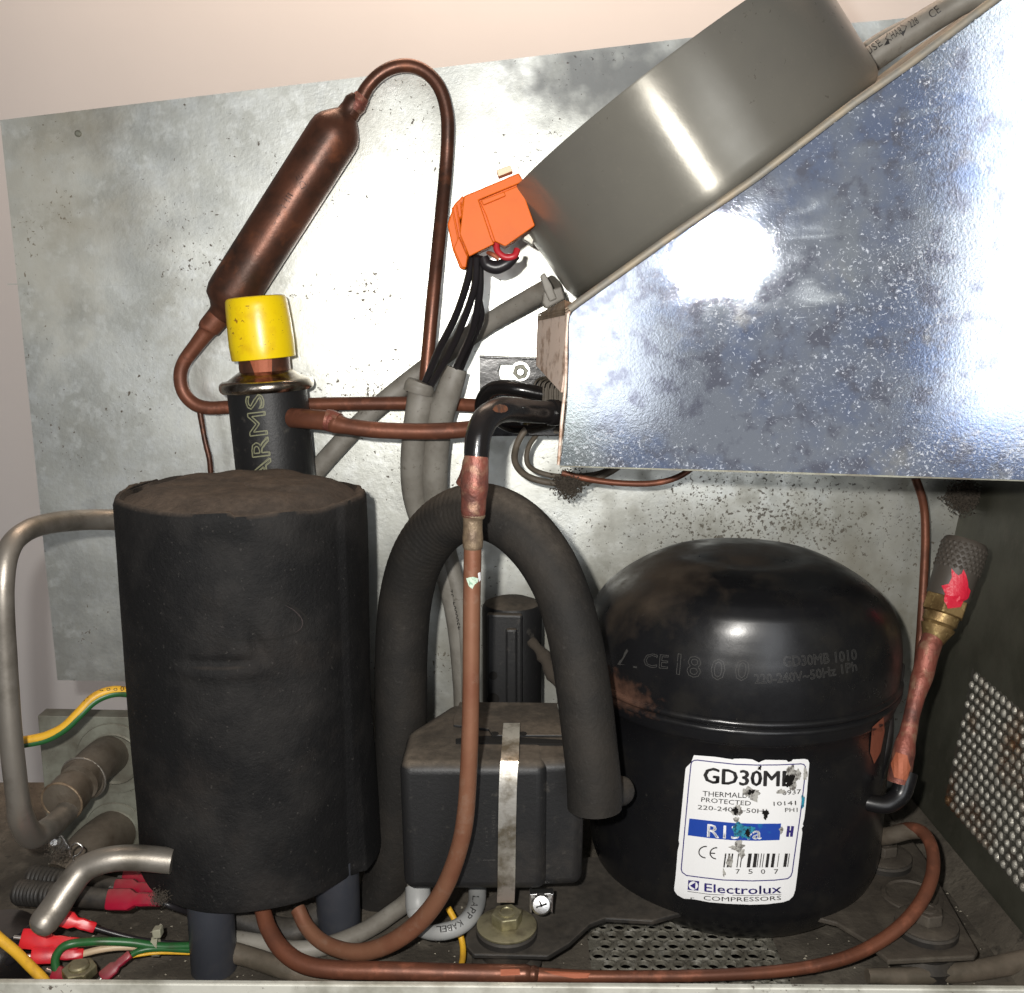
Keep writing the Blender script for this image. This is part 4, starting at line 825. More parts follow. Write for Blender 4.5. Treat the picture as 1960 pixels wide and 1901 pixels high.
FT = [(0, 0), (0.36, 0.36), (0.41, 0.43), (0.45, 0.50), (0.51, 0.62), (0.59, 0.77), (0.69, 0.875), (0.79, 0.928), (0.87, 0.955), (0.93, 0.973), (0.972, 0.988), (1.01, 1.01)]
def drf(a, r, t):
    q_ = r / RD; f_ = max(0.0, -math.sin(a)) ** 1.3
    for (a0, b0), (a1, b1) in zip(FT[:-1], FT[1:]):
        if a0 <= q_ <= a1: return r + f_ * ((b0 + (b1 - b0) * (q_ - a0) / (a1 - a0)) - q_) * RD
    return r
upper = lathe('dome', CC, Vector((0, 0, 1)), dom, comp, cm, 128, drf, SCV, angle=60, u=U)
lo_ = CC
zone(comp, (0.10, 0.072, 0.048), (-0.055, 0.0, 0.20), (0.045, 0.075, 0.030), 0.5, 55)
zone(comp, (0.075, 0.056, 0.040), (-0.01, 0.0, 0.226), (0.10, 0.09, 0.022), 0.65, 55)
zone(comp, (0.10, 0.045, 0.026), (-0.078, -0.042, 0.142), (0.030, 0.032, 0.011), 0.85, 190)
zone(comp, (0.030, 0.026, 0.022), (0.075, -0.03, 0.145), (0.03, 0.03, 0.05), 0.6, 90)
# embossed writing on the dome
bv = bvh_of(upper)
bm = text_bm('CE', (1232, 1276), (1278, 1280), 26, 0, 1, None, 1.1); bm = text_bm('18 0 0', (1295, 1290), (1432, 1302), 40, 4, 1, bm, 1.2)
bm = text_bm('220-240V~50Hz 1Ph', (1445, 1308), (1640, 1283), 18, 6, 1, bm, 0.8); bm = text_bm('GD30MB 1010', (1500, 1276), (1640, 1262), 20, 2, 1, bm, 0.8)
bm = poly_bm([(1182, 1272), (1200, 1242), (1203, 1246), (1188, 1271), (1220, 1276), (1219, 1279)], bm)
project('embossed_writing', bm, bv, 0.0002, emb, upper, cut=0)

# label ---------------------------------------------------------------
KX = 400 / 1690.0; KD = 1960 / 2623.0
def Lc(cx, cy): return ((1700 + cx * KX) * KD, (1900 + cy * KX) * KD)
bvL = bvh_of(lower)
outline = [(330, 142), (560, 160), (745, 188), (765, 180), (880, 180), (960, 188), (1030, 222), (1060, 205), (1100, 192), (1325, 196), (1345, 216), (1380, 208), (1392, 188), (1520, 182), (1556, 192), (1572, 225), (1560, 360), (1548, 520), (1532, 700), (1516, 830), (1500, 888), (1508, 905), (1488, 935), (1496, 975), (1480, 1100), (1462, 1260), (1440, 1450), (1420, 1600), (1398, 1665), (1355, 1708), (1290, 1730), (1120, 1752), (940, 1758), (700, 1748), (500, 1732), (330, 1700), (220, 1692), (150, 1652), (120, 1610), (118, 1580), (134, 1440), (155, 1180), (172, 1100), (166, 1060), (182, 900), (210, 600), (240, 290), (252, 270), (300, 222)]
lab = project('label', poly_bm([Lc(*p) for p in outline]), bvL, 0.0005, white, cm, cut=10)
def curve_y(x, y, top):  # frame sags with the cylinder
    return y
def stroke(pts, w, bm=None):
    bm = bm or bmesh.new()
    for (a, b) in zip(pts[:-1], pts[1:]):
        a = Vector(a); b = Vector(b); e = (b - a).normalized(); n_ = Vector((-e.y, e.x)) * w / 2; a = a - e * w * 0.3; b = b + e * w * 0.3
        poly_bm([tuple(a + n_), tuple(b + n_), tuple(b - n_), tuple(a - n_)], bm)
    return bm
fr_ = [(300, 240), (310, 212), (335, 196), (370, 193), (560, 215), (780, 238), (1000, 246), (1250, 244), (1480, 233), (1510, 240), (1526, 262), (1524, 330), (1500, 560), (1470, 800), (1440, 1010), (1400, 1290), (1386, 1400), (1370, 1445), (1335, 1474), (1200, 1490), (960, 1498), (640, 1488), (400, 1460), (250, 1440), (205, 1405), (195, 1370), (215, 1150), (250, 760), (275, 480), (300, 240)]
project('frame_line', stroke([Lc(*p) for p in fr_], 11 * KX * KD), bvL, 0.0008, inkn, lab, cut=30)
def LT(s, a, b, h, sag=0, name='print', mat=ink, eps=0.0010, bold=0):
    bm = text_bm(s, Lc(*a), Lc(*b), h * KX * KD, sag * KX * KD)
    if bold:
        for kx, ky in ((-1, 0), (1, 0), (0, 0.5), (0, -0.5)): bm = text_bm(s, (Lc(*a)[0] + kx * bold, Lc(*a)[1] + ky * bold), (Lc(*b)[0] + kx * bold, Lc(*b)[1] + ky * bold), h * KX * KD, sag * KX * KD, bm=bm)
        for v in bm.verts: v.co.z = 0
    return project(name, bm, bvL, eps, mat, lab, cut=0)
LT('GD30MB', (438, 432), (1400, 470), 165, 14, 'model_print', bold=1.3)
LT('THERMALLY', (425, 578), (950, 600), 55, 4)
LT('0937', (1280, 570), (1480, 555), 50)
LT('PROTECTED', (410, 640), (940, 682), 50, 4)
LT('10141', (1185, 685), (1425, 675), 45)
LT('220-240V~50Hz', (372, 722), (1130, 768), 48, 5)
LT('PH1', (1308, 752), (1440, 750), 45)
project('blue_bar', poly_bm([Lc(*p) for p in [(283, 824), (500, 848), (760, 872), (1000, 880), (1266, 878), (1248, 1056), (1000, 1064), (740, 1058), (500, 1036), (265, 1006)]]), bvL, 0.0008, inkb, lab, cut=12)
LT('R134a', (475, 1018), (1050, 1042), 140, 10, 'bar_letters', inkw, 0.0011, bold=0.6)
project('h_mark', stroke([Lc(1345, 912), Lc(1332, 1010)], 30 * KX * KD, stroke([Lc(1388, 912), Lc(1374, 1010)], 30 * KX * KD, stroke([Lc(1340, 962), Lc(1380, 962)], 24 * KX * KD))), bvL, 0.0010, inkn, lab, cut=0)
def arc(cx, cy, rx, ry, a0, a1, n=12): return [Lc(cx + rx * math.cos(R(a0 + (a1 - a0) * i / n)), cy + ry * math.sin(R(a0 + (a1 - a0) * i / n))) for i in range(n + 1)]
ce = stroke(arc(460, 1186, 74, 62, 95, 275), 12 * KX * KD); ce = stroke(arc(572, 1198, 66, 60, 95, 275), 12 * KX * KD, ce); ce = stroke([Lc(508, 1197), Lc(556, 1199)], 12 * KX * KD, ce)
project('ce_mark', ce, bvL, 0.0010, ink, lab, cut=0)
bars = [(650, 14), (686, 20), (722, 16), (790, 10), (826, 10), (900, 36), (962, 36), (1006, 8), (1036, 8), (1062, 8), (1098, 30), (1156, 32), (1224, 7), (1290, 32), (1334, 8)]
bm = bmesh.new()
for (x, w_) in bars:
    yb = 1350 if x < 1200 else 1345
    poly_bm([Lc(x + 16, 1200), Lc(x + 16 + w_, 1200), Lc(x + w_ - 4, yb), Lc(x - 4, yb)], bm)
project('barcode', bm, bvL, 0.0010, ink, lab, cut=0)
for s, x in (('7', 780), ('5', 915), ('0', 1050), ('7', 1190)): LT(s, (x, 1420), (x + 46, 1418), 50)
LT('Electrolux', (445, 1610), (1265, 1622), 90, 22, 'maker_print', inkn, bold=0.4)
LT('COMPRESSORS', (435, 1702), (1265, 1700), 46, 16, 'maker_print', ink)
LT('.r', (268, 1700), (335, 1702), 40)
project('maker_rule', stroke([Lc(265, 1610), Lc(500, 1642), Lc(900, 1656), Lc(1265, 1640)], 5 * KX * KD), bvL, 0.0010, ink, lab, cut=0)
bm = poly_bm([Lc(*p) for p in [(272, 1490), (388, 1500), (380, 1603), (264, 1594)]]); project('maker_logo', bm, bvL, 0.0009, inkn, lab, cut=0)
bm = poly_bm(arc(326, 1546, 50, 46, 0, 340, 20)); project('maker_logo', bm, bvL, 0.0011, inkw, lab, cut=0)
bm = poly_bm([Lc(290, 1546), Lc(345, 1512), Lc(345, 1582)]); bm = stroke([Lc(347, 1500), Lc(345, 1594)], 6 * KX * KD, bm); project('maker_logo', bm, bvL, 0.0013, inkn, lab, cut=0)
# stains and drips
for (cx, cy, rx, ry, m, e, sd) in ((940, 545, 95, 78, stain, 0.0012, 1), (942, 533, 44, 46, stainb, 0.0015, 2), (790, 740, 62, 70, stain, 0.0012, 3), (778, 735, 38, 44, stainb, 0.0015, 4), (1095, 765, 45, 60, stainb, 0.0014, 5), (1370, 370, 85, 120, stain, 0.0012, 6), (1350, 400, 65, 95, stainb, 0.0015, 7), (1265, 530, 50, 35, stain, 0.0013, 8), (1440, 330, 40, 60, stain, 0.0012, 9),
                            (860, 960, 120, 90, staint, 0.0012, 10), (905, 965, 35, 50, stainb, 0.0014, 11), (800, 1130, 85, 62, stain, 0.0012, 12), (845, 1190, 35, 60, stain, 0.0012, 13), (715, 1280, 30, 60, stain, 0.0012, 14), (655, 1400, 16, 60, stain, 0.0012, 15), (1035, 272, 26, 34, stainb, 0.0013, 16), (1495, 640, 20, 90, staint, 0.0012, 17), (1520, 330, 22, 70, stain, 0.0012, 18), (1265, 945, 25, 35, stain, 0.0012, 19), (785, 830, 28, 36, stain, 0.0012, 20)):
    x, y = Lc(cx, cy); project('stain', blob(x, y, rx * KX * KD * (0.72 if m is stainb else 0.9), ry * KX * KD * (0.72 if m is stainb else 0.9), 22, 0.5, sd), bvL, e, m, lab, cut=8)

# base plate wings
def PP(pts, z): return [PZ(x, y, z) for x, y in pts]
zp = 0.020
prism('base_plate', PP([(890, 1795), (893, 1812), (905, 1826), (1050, 1829), (1090, 1805), (1130, 1768), (1160, 1757), (1250, 1762), (1330, 1740), (1330, 1640), (1120, 1640), (1060, 1680), (960, 1700), (915, 1730)], zp), Vector((0, 0, -0.003)), plate, cm, 0.0008)
rp = prism('base_plate', PP([(1560, 1755), (1600, 1765), (1655, 1798), (1700, 1838), (1866, 1830), (1872, 1820), (1812, 1715), (1770, 1640), (1740, 1600), (1600, 1600), (1500, 1660)], zp), Vector((0, 0, -0.003)), platec, cm, 0.0008)
for (x, y, m) in ((970, 1788, zyel), (1772, 1782, platec), (1690, 1650, platec)):
    c = PZ(x, y, zp)
    lathe('rubber_foot', Vector((c.x, c.y, 0)), Vector((0, 0, 1)), [(0.019, 0), (0.019, 0.006), (0.015, 0.010), (0.015, zp - 0.002)], plate, cm, 32)
    lathe('washer_base', c, Vector((0, 0, 1)), [(0.0165, 0), (0.0165, 0.003), (0.0155, 0.004)], plate, cm, 36)
    lathe('washer', c + Vector((0, 0, 0.0045)), Vector((0, 0, 1)), [(0.0155, 0), (0.0162, 0.0004), (0.0162, 0.0012), (0.0155, 0.0016), (0.008, 0.0022), (0.004, 0.0022)], m, cm, 40)
    hexbolt(cm, c + Vector((0, 0, 0.0065)), Vector((0, 0, 1)), 0.0085, m, 'bolt_head', 0.0065)
    lathe('bolt_stud', c + Vector((0, 0, 0.013)), Vector((0, 0, 1)), [(0.0048, 0), (0.0048, 0.0006), (0.0035, 0.0009), (0.0032, 0.0003)], m, cm, 24)
c = PZ(1745, 1715, zp); lathe('pressed_ring', c + Vector((0, 0, 0.0002)), Vector((0, 0, 1)), [(0.017, 0), (0.0165, 0.0008), (0.0145, 0.0012), (0.0135, 0.0002)], platec, cm, 36)
# right side loop of black tube and lug
tube('process_tube', [(1668, 1330, 0.535, 10), (1692, 1360, 0.533, 15), (1694, 1400, 0.53, 16), (1686, 1450, 0.527, 16), (1672, 1500, 0.525, 16), (1664, 1528, 0.522, 15)], 15, comp, cm, seg=20)
tube('seam_lug', [(1640, 1322, 0.545, 8), (1680, 1315, 0.54, 17), (1710, 1300, 0.545, 17), (1722, 1270, 0.55, 10)], 14, comp, cm, seg=16)
pt = [o for o in cm.children if o.name.startswith('process_tube')][0]
project('worn_copper_patch', poly_bm([(1668, 1392), (1690, 1372), (1692, 1400), (1684, 1440), (1672, 1462), (1664, 1440)]), bvh_of(pt, lower), 0.0004, mk('exposed_red_copper', (0.22, 0.065, 0.035), 0.6, 0.1, bump=(400, 0.5, 0.0005)), cm, cut=8)

# ------------------------------------------------------------------ service valve at right
sv = thing('service_valve', 'brass service valve with knurled grey cap and red sealing paint on a bent pipe', 'valve', P(1720, 1540, 0.53))
tube('black_bend', [(1630, 1528, 0.515, 14), (1660, 1536, 0.512, 16), (1695, 1540, 0.51, 17), (1722, 1522, 0.512, 19), (1732, 1495, 0.514, 20), (1736, 1478, 0.516, 20)], 17, comp, sv, seg=20)
tube('copper_pipe', [(1719, 1498, 0.514, 20), (1724, 1470, 0.516, 21), (1730, 1440, 0.519, 21), (1733, 1422, 0.521, 19), (1738, 1405, 0.523, 16), (1745, 1370, 0.527, 15), (1755, 1330, 0.532, 16), (1762, 1305, 0.535, 19), (1768, 1285, 0.538, 20), (1776, 1250, 0.541, 21), (1788, 1215, 0.545, 20)], 18, braze, sv, seg=22, n=8, rf=lambda s, a, r, p: r * (1 + 0.06 * noise.noise(p * 110)))
A = P(1788, 1222, 0.545); B = P(1850, 1035, 0.560); D = B - A; L = D.length
def q(px): return px * 0.58 / FPX
cpx = project('bright_patch', poly_bm([(1706, 1462), (1716, 1440), (1736, 1446), (1742, 1470), (1734, 1494), (1712, 1488)]), bvh_of([o for o in sv.children if o.name.startswith('copper_pipe')][0]), 0.0004, copperb, sv, cut=8)
lathe('brass_body', A, D, [(q(19), -0.002), (q(23), L * 0.02), (q(30), L * 0.10), (q(31), L * 0.12), (q(26), L * 0.125), (q(29), L * 0.15), (q(31), L * 0.155), (q(32), L * 0.24), (q(30), L * 0.25)], brass, sv, 28)
u_, v_ = frame(D); c = A + D * 0.25
prism('hex_nut', [c + (u_ * math.cos(R(60 * k)) + v_ * math.sin(R(60 * k))) * q(41) for k in range(6)], D * 0.16, brass, sv, 0.0005)
def kn(a, r, t): return r
lathe('cap', A + D * 0.40, D, [(q(30), 0), (q(38), 0.0004), (q(39), 0.0015), (q(40), L * 0.24), (q(41), L * 0.27), (q(41), L * 0.54), (q(40), L * 0.57), (q(37), L * 0.59), (q(10), L * 0.60)], knob, sv, 40, kn)
# knurl: rows of small raised diamonds
bm = bmesh.new(); dn = D.normalized()
for j in range(6):
    for k in range(26):
        an = 2 * math.pi * (k + (j % 2) * 0.5) / 26; rr = u_ * math.cos(an) + v_ * math.sin(an); tt = -u_ * math.sin(an) + v_ * math.cos(an)
        c = A + D * 0.40 + D * (0.30 + j * 0.045) + rr * q(41)
        vs4 = [bm.verts.new(c + tt * 0.0015), bm.verts.new(c + dn * 0.0015), bm.verts.new(c - tt * 0.0015), bm.verts.new(c - dn * 0.0015)]; tp = bm.verts.new(c + rr * 0.0007)
        for i in range(4): bm.faces.new((vs4[i], vs4[(i + 1) % 4], tp))
o = bm_obj('knurling', bm, knob, sv, False); o['kind'] = 'stuff'
parts = [o for o in sv.children if o.name.split('.')[0] in ('cap', 'hex_nut', 'brass_body')]
bvv = bvh_of(*parts)
project('red_seal', poly_bm([(1822, 1088), (1829, 1098), (1834, 1102), (1840, 1098), (1843, 1090), (1848, 1100), (1851, 1116), (1851, 1124), (1855, 1130), (1851, 1144), (1842, 1152), (1837, 1162), (1812, 1165), (1808, 1152), (1810, 1138), (1803, 1122), (1816, 1118), (1822, 1106)]), bvv, 0.0010, redpaint, sv, cut=6)

t = tube('capillary_tube', [(1752, 915, 0.655), (1764, 950, 0.655), (1770, 985, 0.655), (1771, 1040, 0.653), (1768, 1110, 0.65), (1764, 1180, 0.645), (1759, 1250, 0.638), (1752, 1320, 0.60), (1744, 1370, 0.56), (1730, 1415, 0.54)], 8, copper, seg=14); tag(t, 'thin copper capillary tube coming down from the zinc cover to the service valve', 'copper tube')

# ------------------------------------------------------------------ small loops and copper under the cover
t = tube('thin_cable', [(1010, 815, 0.60), (990, 850, 0.60), (986, 885, 0.605), (1010, 912, 0.61), (1060, 925, 0.61), (1110, 926, 0.61), (1165, 905, 0.61), (1200, 880, 0.61)], 6.5, dirtyc, seg=12); tag(t, 'thin dusty cable looping beneath the black condenser bracket, outer of the two', 'cable')
t = tube('thin_cable', [(1035, 822, 0.605), (1012, 855, 0.61), (1010, 888, 0.612), (1035, 905, 0.615), (1080, 912, 0.615), (1150, 905, 0.615), (1185, 880, 0.615)], 5, dirtyc, seg=12); tag(t, 'thin dusty cable looping beneath the black condenser bracket, inner of the two', 'cable')
t = tube('capillary_tube', [(1075, 905, 0.60), (1130, 918, 0.60), (1190, 925, 0.60), (1250, 925, 0.60), (1300, 912, 0.60), (1345, 880, 0.60)], 6, copper, seg=12); tag(t, 'thin copper tube passing just under the bottom edge of the zinc cover', 'copper tube')
def fluffy(name, x, y, Y, R0, n, lab, seed):
    rnd = random.Random(seed); bm = bmesh.new(); c = P(x, y, Y)
    for k in range(n):
        p = c + Vector((rnd.gauss(0, 1), rnd.gauss(0, 0.5), rnd.gauss(0, 0.9))) * R0 * 0.33; d_ = Vector((rnd.uniform(-1, 1), rnd.uniform(-1, 1), rnd.uniform(-1, 1))).normalized() * R0 * rnd.uniform(0.06, 0.22)
        e = d_.cross(Vector((0, 1, 0))).normalized() * R0 * rnd.uniform(0.02, 0.06); b = Vector((0, 1, 0)) * R0 * 0.04
        a = [bm.verts.new(p + e), bm.verts.new(p - e), bm.verts.new(p + b), bm.verts.new(p + d_)]
        bm.faces.new((a[0], a[1], a[3])); bm.faces.new((a[1], a[2], a[3])); bm.faces.new((a[2], a[0], a[3]))
    o = bm_obj(name, bm, fluff, None, False); tag(o, lab, 'dust'); o['kind'] = 'stuff'; return o
fluffy('dust_clump', 1090, 928, 0.60, 0.012, 1500, 'brown dust clump caught on the thin cables under the zinc cover', 1)
fluffy('dust_clump', 1845, 950, 0.655, 0.015, 1800, 'black sooty dust in the upper corner of the right wall', 2)
fluffy('dust_clump', 305, 1718, 0.475, 0.007, 500, 'brown fluff at the lower left of the foam tank by the red connectors', 3)
fluffy('dust_clump', 110, 1630, 0.50, 0.009, 300, 'wispy fluff under the bend of the long steel pipe', 4)
fluffy('dust_clump', 405, 1645, 0.49, 0.006, 60, 'bit of brown fluff where the short steel pipe meets the tank', 5) if False else None
fluffy('dust_clump', 1090, 1345, 0.565, 0.008, 400, 'dark fluff behind the relay box beside the foam hose', 6)

# ------------------------------------------------------------------ wires and connectors, lower left
ew = thing('earth_wire', 'yellow and green striped earth wire with black print curving out behind the tank', 'wire', P(150, 1420, 0.53))
ept = [(290, 1332, 0.55), (250, 1325, 0.545), (215, 1322, 0.54), (180, 1335, 0.535), (150, 1365, 0.53), (122, 1392, 0.527), (85, 1410, 0.525), (38, 1420, 0.522), (10, 1430, 0.52)]
ey = tube('wire', ept, 9, yelloww, ew, seg=14, n=8)
tube('green_stripe', [(x + 2.2, y + 5.5 - 1.5 * math.cos(x * 0.05), Y - 0.0006) for x, y, Y in ept], 7.2, greenw, ew, seg=10, n=8)
bm = text_bm('A 0 0 9', (152, 1352), (178, 1328), 8); bm = text_bm('C o o 0 L', (188, 1323), (250, 1322), 8, bm=bm)
project('printed_letters', bm, bvh_of(ey), 0.0003, ink, ey, cut=0)
t = tube('yellow_wire', [(-20, 1778, 0.462), (0, 1797, 0.46), (30, 1822, 0.457), (60, 1852, 0.452), (82, 1874, 0.449), (92, 1890, 0.447)], 10, yelloww, seg=14); tag(t, 'bright yellow wire crossing the bottom left corner', 'wire')

def crimp(lab, pts, wide, mat=red):
    """flat red insulated spade terminal from a to b"""
    T = thing('spade_connector', lab, 'connector', P(pts[1][0], pts[1][1], pts[0][2]), 'red crimp connectors at the lower left')
    (ax_, ay_, aY), (bx_, by_, bY) = pts
    A_ = P(ax_, ay_, aY); B_ = P(bx_, by_, bY); d_ = B_ - A_; L_ = d_.length; dn_ = d_.normalized(); side = dn_.cross(Vector((0, -0.8, 0.6))).normalized(); up_ = side.cross(dn_)
    k = dep(A_) / FPX
    stations = [(0, wide, wide * 0.55), (0.05, wide * 1.05, wide * 0.6), (0.42, wide * 1.05, wide * 0.6), (0.55, wide * 0.62, wide * 0.55), (0.68, wide * 0.72, wide * 0.66), (0.80, wide * 0.66, wide * 0.62), (0.97, wide * 0.68, wide * 0.64), (1.0, wide * 0.6, wide * 0.55)]
    vs = []; fs = []; sg = 12
    for (t_, a_, b_) in stations:
        for i in range(sg):
            an = 2 * math.pi * i / sg; c_, s2_ = math.cos(an), math.sin(an); ex = 0.55
            vs.append(A_ + d_ * t_ + side * (math.copysign(abs(c_) ** ex, c_) * a_ * k) + up_ * (math.copysign(abs(s2_) ** ex, s2_) * b_ * k))
    n_ = len(stations)
    for i in range(n_ - 1):
        for j in range(sg): fs.append((i * sg + j, i * sg + (j + 1) % sg, (i + 1) * sg + (j + 1) % sg, (i + 1) * sg + j))
    fs += [tuple(range(sg - 1, -1, -1)), tuple(range((n_ - 1) * sg, n_ * sg))]
    mesh_obj('sleeve', vs, fs, mat, T, angle=35)
    tube('blade', [tuple(A_ - dn_ * 0.004) + (0.0012,), tuple(A_ + dn_ * 0.002) + (0.0012,)], 1, chrome, T, world=True, seg=8)
    return T
crimp('red spade connector peeping out under the short steel pipe, topmost in front', [(102, 1752, 0.475), (182, 1776, 0.478)], 15)
crimp('largest red spade connector in the middle of the front left cluster', [(42, 1796, 0.468), (152, 1808, 0.47)], 18)
crimp('red spade connector with a beige wire below the largest one', [(60, 1830, 0.462), (160, 1826, 0.468)], 15)
crimp('slanting red crimp sleeve near the hexagonal nut at the bottom left', [(195, 1872, 0.462), (250, 1826, 0.47)], 12, red_shaded)
crimp('small round red crimp end left of the hexagonal nut', [(102, 1862, 0.458), (132, 1874, 0.456)], 15, red_shaded)
crimp('front red connector of the group touching the left foot of the tank', [(208, 1722, 0.495), (306, 1722, 0.49)], 19, red_shaded)
crimp('middle red connector of the group touching the left foot of the tank', [(222, 1700, 0.508), (300, 1700, 0.503)], 16, red_shaded)
crimp('rear red connector of the group touching the left foot of the tank', [(238, 1680, 0.52), (290, 1682, 0.515)], 14, red_shaded)
for pts, r0, m, lab in [
    ([(182, 1776, 0.478), (230, 1790, 0.48), (290, 1802, 0.482), (380, 1808, 0.49)], 5, blackw, 'thin black wire from the topmost front red connector'),
    ([(108, 1862, 0.458), (106, 1835, 0.46), (118, 1815, 0.462), (140, 1806, 0.464), (190, 1802, 0.47), (250, 1804, 0.474), (310, 1812, 0.478), (380, 1810, 0.486)], 8, greenw, 'green wire arching over the red connectors at the bottom left'),
    ([(158, 1826, 0.468), (190, 1818, 0.47), (230, 1813, 0.473), (300, 1812, 0.478)], 6.5, beigew, 'beige wire leaving the red connector below the green wire'),
    ([(250, 1828, 0.47), (268, 1820, 0.473), (300, 1816, 0.476), (390, 1820, 0.486)], 6, greenw, 'dark green wire from the slanting red crimp sleeve'),
    ([(248, 1832, 0.47), (270, 1828, 0.473), (310, 1824, 0.476), (390, 1826, 0.486)], 3, yelloww, 'thin yellow wire beside the dark green one'),
    ([(-20, 1850, 0.47), (20, 1838, 0.468), (40, 1812, 0.468), (58, 1800, 0.468)], 9, blackw, 'black wire entering the front left cluster at the frame edge'),
    ([(-20, 1812, 0.475), (30, 1800, 0.475), (70, 1770, 0.476), (102, 1758, 0.475)], 9, blackw, 'black wire curving up to the topmost front red connector'),
    ([(300, 1722, 0.49), (330, 1735, 0.49), (370, 1750, 0.50)], 6, blackw, 'short black wire from the grouped red connectors under the tank')]:
    t = tube('wire', pts, r0, m, seg=12); tag(t, lab, 'wire')
t = thing('black_plug', 'round black rubber plug at the bottom left edge', 'plug', P(5, 1840, 0.465))
lathe('plug_body', PZ(-10, 1850, 0.0), Vector((0, 0, 1)), [(0.026, 0.0), (0.027, 0.004), (0.025, 0.016), (0.022, 0.020), (0.008, 0.021)], blackgl, t, 40)
# ribbed black cable gland bundle
for i, (pts, r0, lab) in enumerate([([(35, 1708, 0.51, 22), (90, 1712, 0.505, 22), (150, 1716, 0.50, 20), (215, 1722, 0.497, 18)], 20, 'front black ribbed plug body behind the short steel pipe'),
                        ([(60, 1680, 0.53, 22), (120, 1686, 0.525, 20), (180, 1692, 0.52, 18), (235, 1698, 0.512, 15)], 20, 'rear black ribbed plug body behind the short steel pipe')]):
    t = tube('ribbed_plug', pts, r0, plate, seg=18, n=24, rf=lambda s, a, r, p: r * (1 + (0.10 if int(s * 46) % 2 and s < 0.6 else 0.0))); tag(t, lab, 'plug', 'ribbed black plugs')
# cable tie
ct = thing('cable_tie', 'translucent pale cable tie round the green and beige wires', 'cable tie', P(298, 1815, 0.474))
vs = []; fs = []
c = P(298, 1812, 0.478); k = dep(c) / FPX
for i in range(24):
    an = 2 * math.pi * i / 24
    for (rr, dx) in ((1.0, -6), (1.0, 6), (0.86, 6), (0.86, -6)):
        vs.append(c + Vector((dx * k, math.sin(an) * 12 * k * rr, math.cos(an) * 20 * k * rr)))
for i in range(24):
    j = (i + 1) % 24
    for m_ in range(4): fs.append((i * 4 + m_, i * 4 + (m_ + 1) % 4, j * 4 + (m_ + 1) % 4, j * 4 + m_))
tiem = mk('translucent_nylon', (0.32, 0.31, 0.23), 0.35, 0)
mesh_obj('tie_band', vs, fs, tiem, ct)
prism('tie_head', pp([(290, 1782), (306, 1780), (308, 1796), (292, 1798)], 0.472), Vector((0, 0.005, 0)), tiem, ct, 0.0006)
# hex nut on the floor
nt_ = thing('hex_nut', 'grimy hexagonal nut between the two red crimp ends at the bottom left', 'nut', PZ(153, 1868, 0.022))
hexbolt(nt_, PZ(153, 1868, 0.022), Vector((0, 0, 1)), 0.0085, zyel, 'nut', 0.005)
lathe('stud', PZ(153, 1868, 0.022), Vector((0, 0, 1)), [(0.005, -0.02), (0.005, 0.006), (0.0042, 0.0068)], zyel, nt_, 20)
# little bright screw and hooked spring wire
s1 = thing('bright_screw', 'small shiny screw head below the bend of the long steel pipe', 'screw', P(108, 1612, 0.53))
lathe('screw_head', P(106, 1612, 0.53), Vector((0.1, -1, 0.5)), [(0.0035, 0), (0.0035, 0.0015), (0.002, 0.0028)], chrome, s1, 18)
prism('screw_tab', pp([(92, 1608), (118, 1600), (134, 1625), (108, 1636)], 0.534), Vector((0, 0.001, 0)), chrome, s1, 0.0003)
t = tube('spring_wire', [(134, 1640, 0.51), (134, 1624, 0.51), (146, 1614, 0.51), (158, 1622, 0.51), (152, 1634, 0.51), (140, 1642, 0.51), (146, 1656, 0.51)], 1.8, chrome, seg=8); tag(t, 'tiny hooked spring wire above the short steel pipe', 'wire hook')

# ------------------------------------------------------------------ cables low in the middle
t = tube('grey_cable', [(440, 1797, 0.497), (500, 1806, 0.494), (560, 1818, 0.49), (620, 1812, 0.493), (690, 1786, 0.503), (745, 1752, 0.515), (790, 1712, 0.528), (800, 1650, 0.54)], 17, greyc, seg=18); tag(t, 'long grey cable lying on the floor behind the slate blue legs', 'cable')
t = tube('dirty_cable', [(430, 1818, 0.487), (490, 1836, 0.482), (550, 1856, 0.474), (620, 1868, 0.471), (700, 1873, 0.469)], 19, dirtyc, seg=16); tag(t, 'dark brown grimy cable lying behind the lower copper pipe', 'cable')
t = tube('dirty_cable', [(610, 1750, 0.515), (570, 1782, 0.506), (520, 1780, 0.506), (440, 1755, 0.51)], 26, plate, seg=16); tag(t, 'fat dark cable coil under the tank between its legs', 'cable')
kb = thing('white_cable', 'pale grey printed cable curling under the relay box to the right', 'cable', P(880, 1790, 0.49))
t = tube('sheath', [(914, 1700, 0.52, 17), (912, 1730, 0.505, 17), (900, 1755, 0.49, 17), (878, 1774, 0.482, 16), (850, 1783, 0.48, 16), (820, 1785, 0.485, 13), (790, 1775, 0.495, 11)], 19, greycl, kb, seg=22)
bm = text_bm('KABEL', (886, 1760), (850, 1776), 0.001) ; bm.free()
bm = bmesh.new()
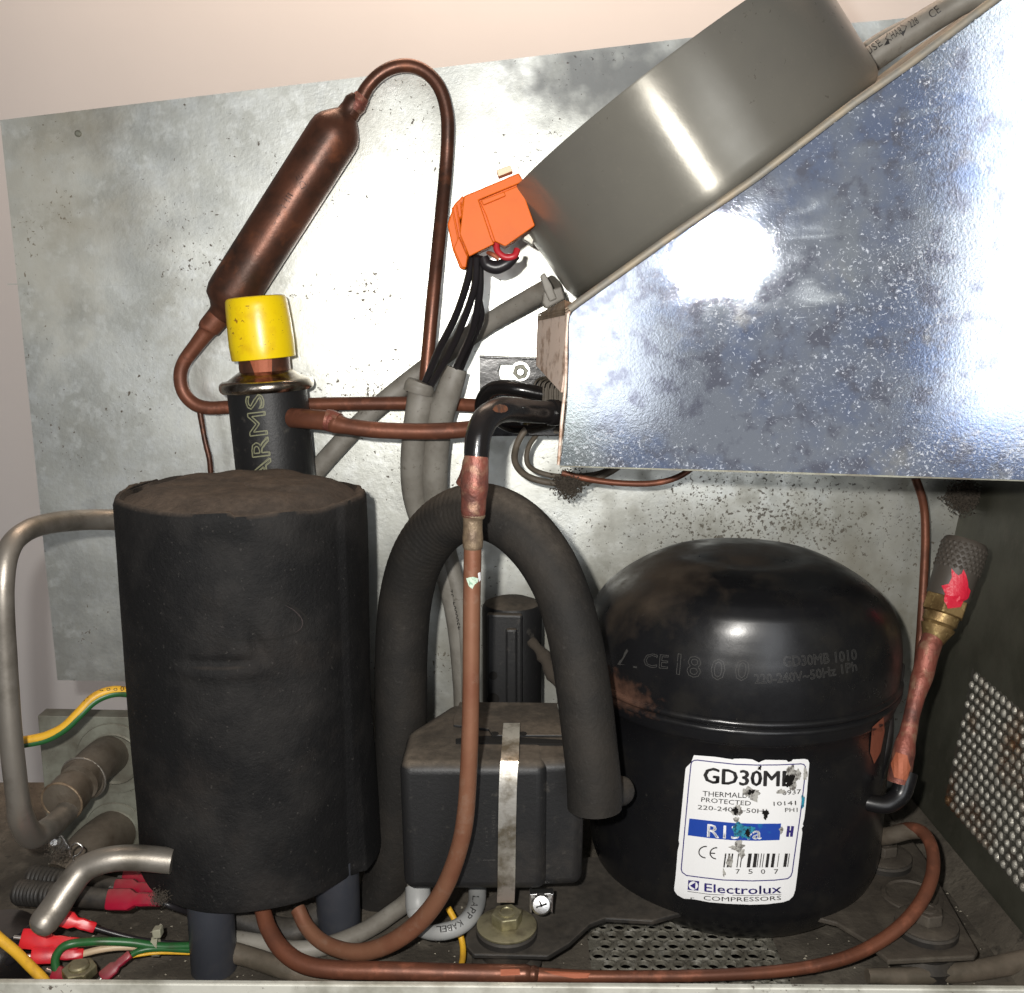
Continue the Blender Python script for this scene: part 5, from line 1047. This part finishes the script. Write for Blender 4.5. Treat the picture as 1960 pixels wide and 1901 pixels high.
letters = 'LAPP KABEL'; lp_ = [(911, 1716), (910, 1728), (906, 1740), (900, 1750), (893, 1759), (884, 1766), (875, 1772), (865, 1776), (855, 1778), (845, 1779)]
for i, ch in enumerate(letters):
    if ch == ' ': continue
    a = Vector(lp_[i]); b = Vector(lp_[min(i + 1, 9)]) if i < 9 else a + (a - Vector(lp_[8])); e = (b - a).normalized(); n_ = Vector((e.y, -e.x))
    bm = text_bm(ch, tuple(a - n_ * 6), tuple(a - n_ * 6 + e * 9), 12, bm=bm)
project('printed_letters', bm, bvh_of(t), 0.0003, ink, t, cut=0)
t = tube('cable_end', [(800, 1700, 0.50, 24), (800, 1725, 0.495, 24), (800, 1740, 0.493, 23), (800, 1752, 0.491, 20), (800, 1758, 0.491, 10)], 24, greycl, seg=22); tag(t, 'rounded pale plastic stub hanging under the left of the relay box', 'cable end')
t = tube('yellow_wire', [(858, 1738, 0.50), (872, 1765, 0.495), (884, 1800, 0.49), (886, 1830, 0.482), (880, 1860, 0.47)], 6, yelloww, seg=12); tag(t, 'yellow wire dropping beside the printed cable to the copper pipe', 'wire')
t = tube('rubber_edge_strip', [(1660, 1868, 0.47, 14), (1760, 1868, 0.472, 17), (1850, 1860, 0.475, 19), (1920, 1848, 0.48, 20), (2000, 1830, 0.485, 20)], 18, dirtyc, seg=18); tag(t, 'grimy rounded strip lying on the floor at the bottom right corner', 'strip')
# debris scattered on the floor
bm = bmesh.new(); rnd = random.Random(5)
for k in range(900):
    x = rnd.uniform(-0.30, 0.28); y = rnd.uniform(0.44, 0.66)
    if vx0 < x < vx1 and vy0 < y < vy1: continue
    s = rnd.uniform(0.0002, 0.0007); c = Vector((x, y, 0.0013)); a = rnd.uniform(0, 6.28)
    p = [bm.verts.new(c + Vector((math.cos(a + i * 2.1) * s * rnd.uniform(0.6, 2.2), math.sin(a + i * 2.1) * s, 0))) for i in range(3)]; tp = bm.verts.new(c + Vector((0, 0, s)))
    for i in range(3): bm.faces.new((p[i], p[(i + 1) % 3], tp))
o = bm_obj('floor_debris', bm, crumb, None, False); tag(o, 'pale crumbs and grit scattered over the dusty floor pan', 'debris'); o['kind'] = 'stuff'
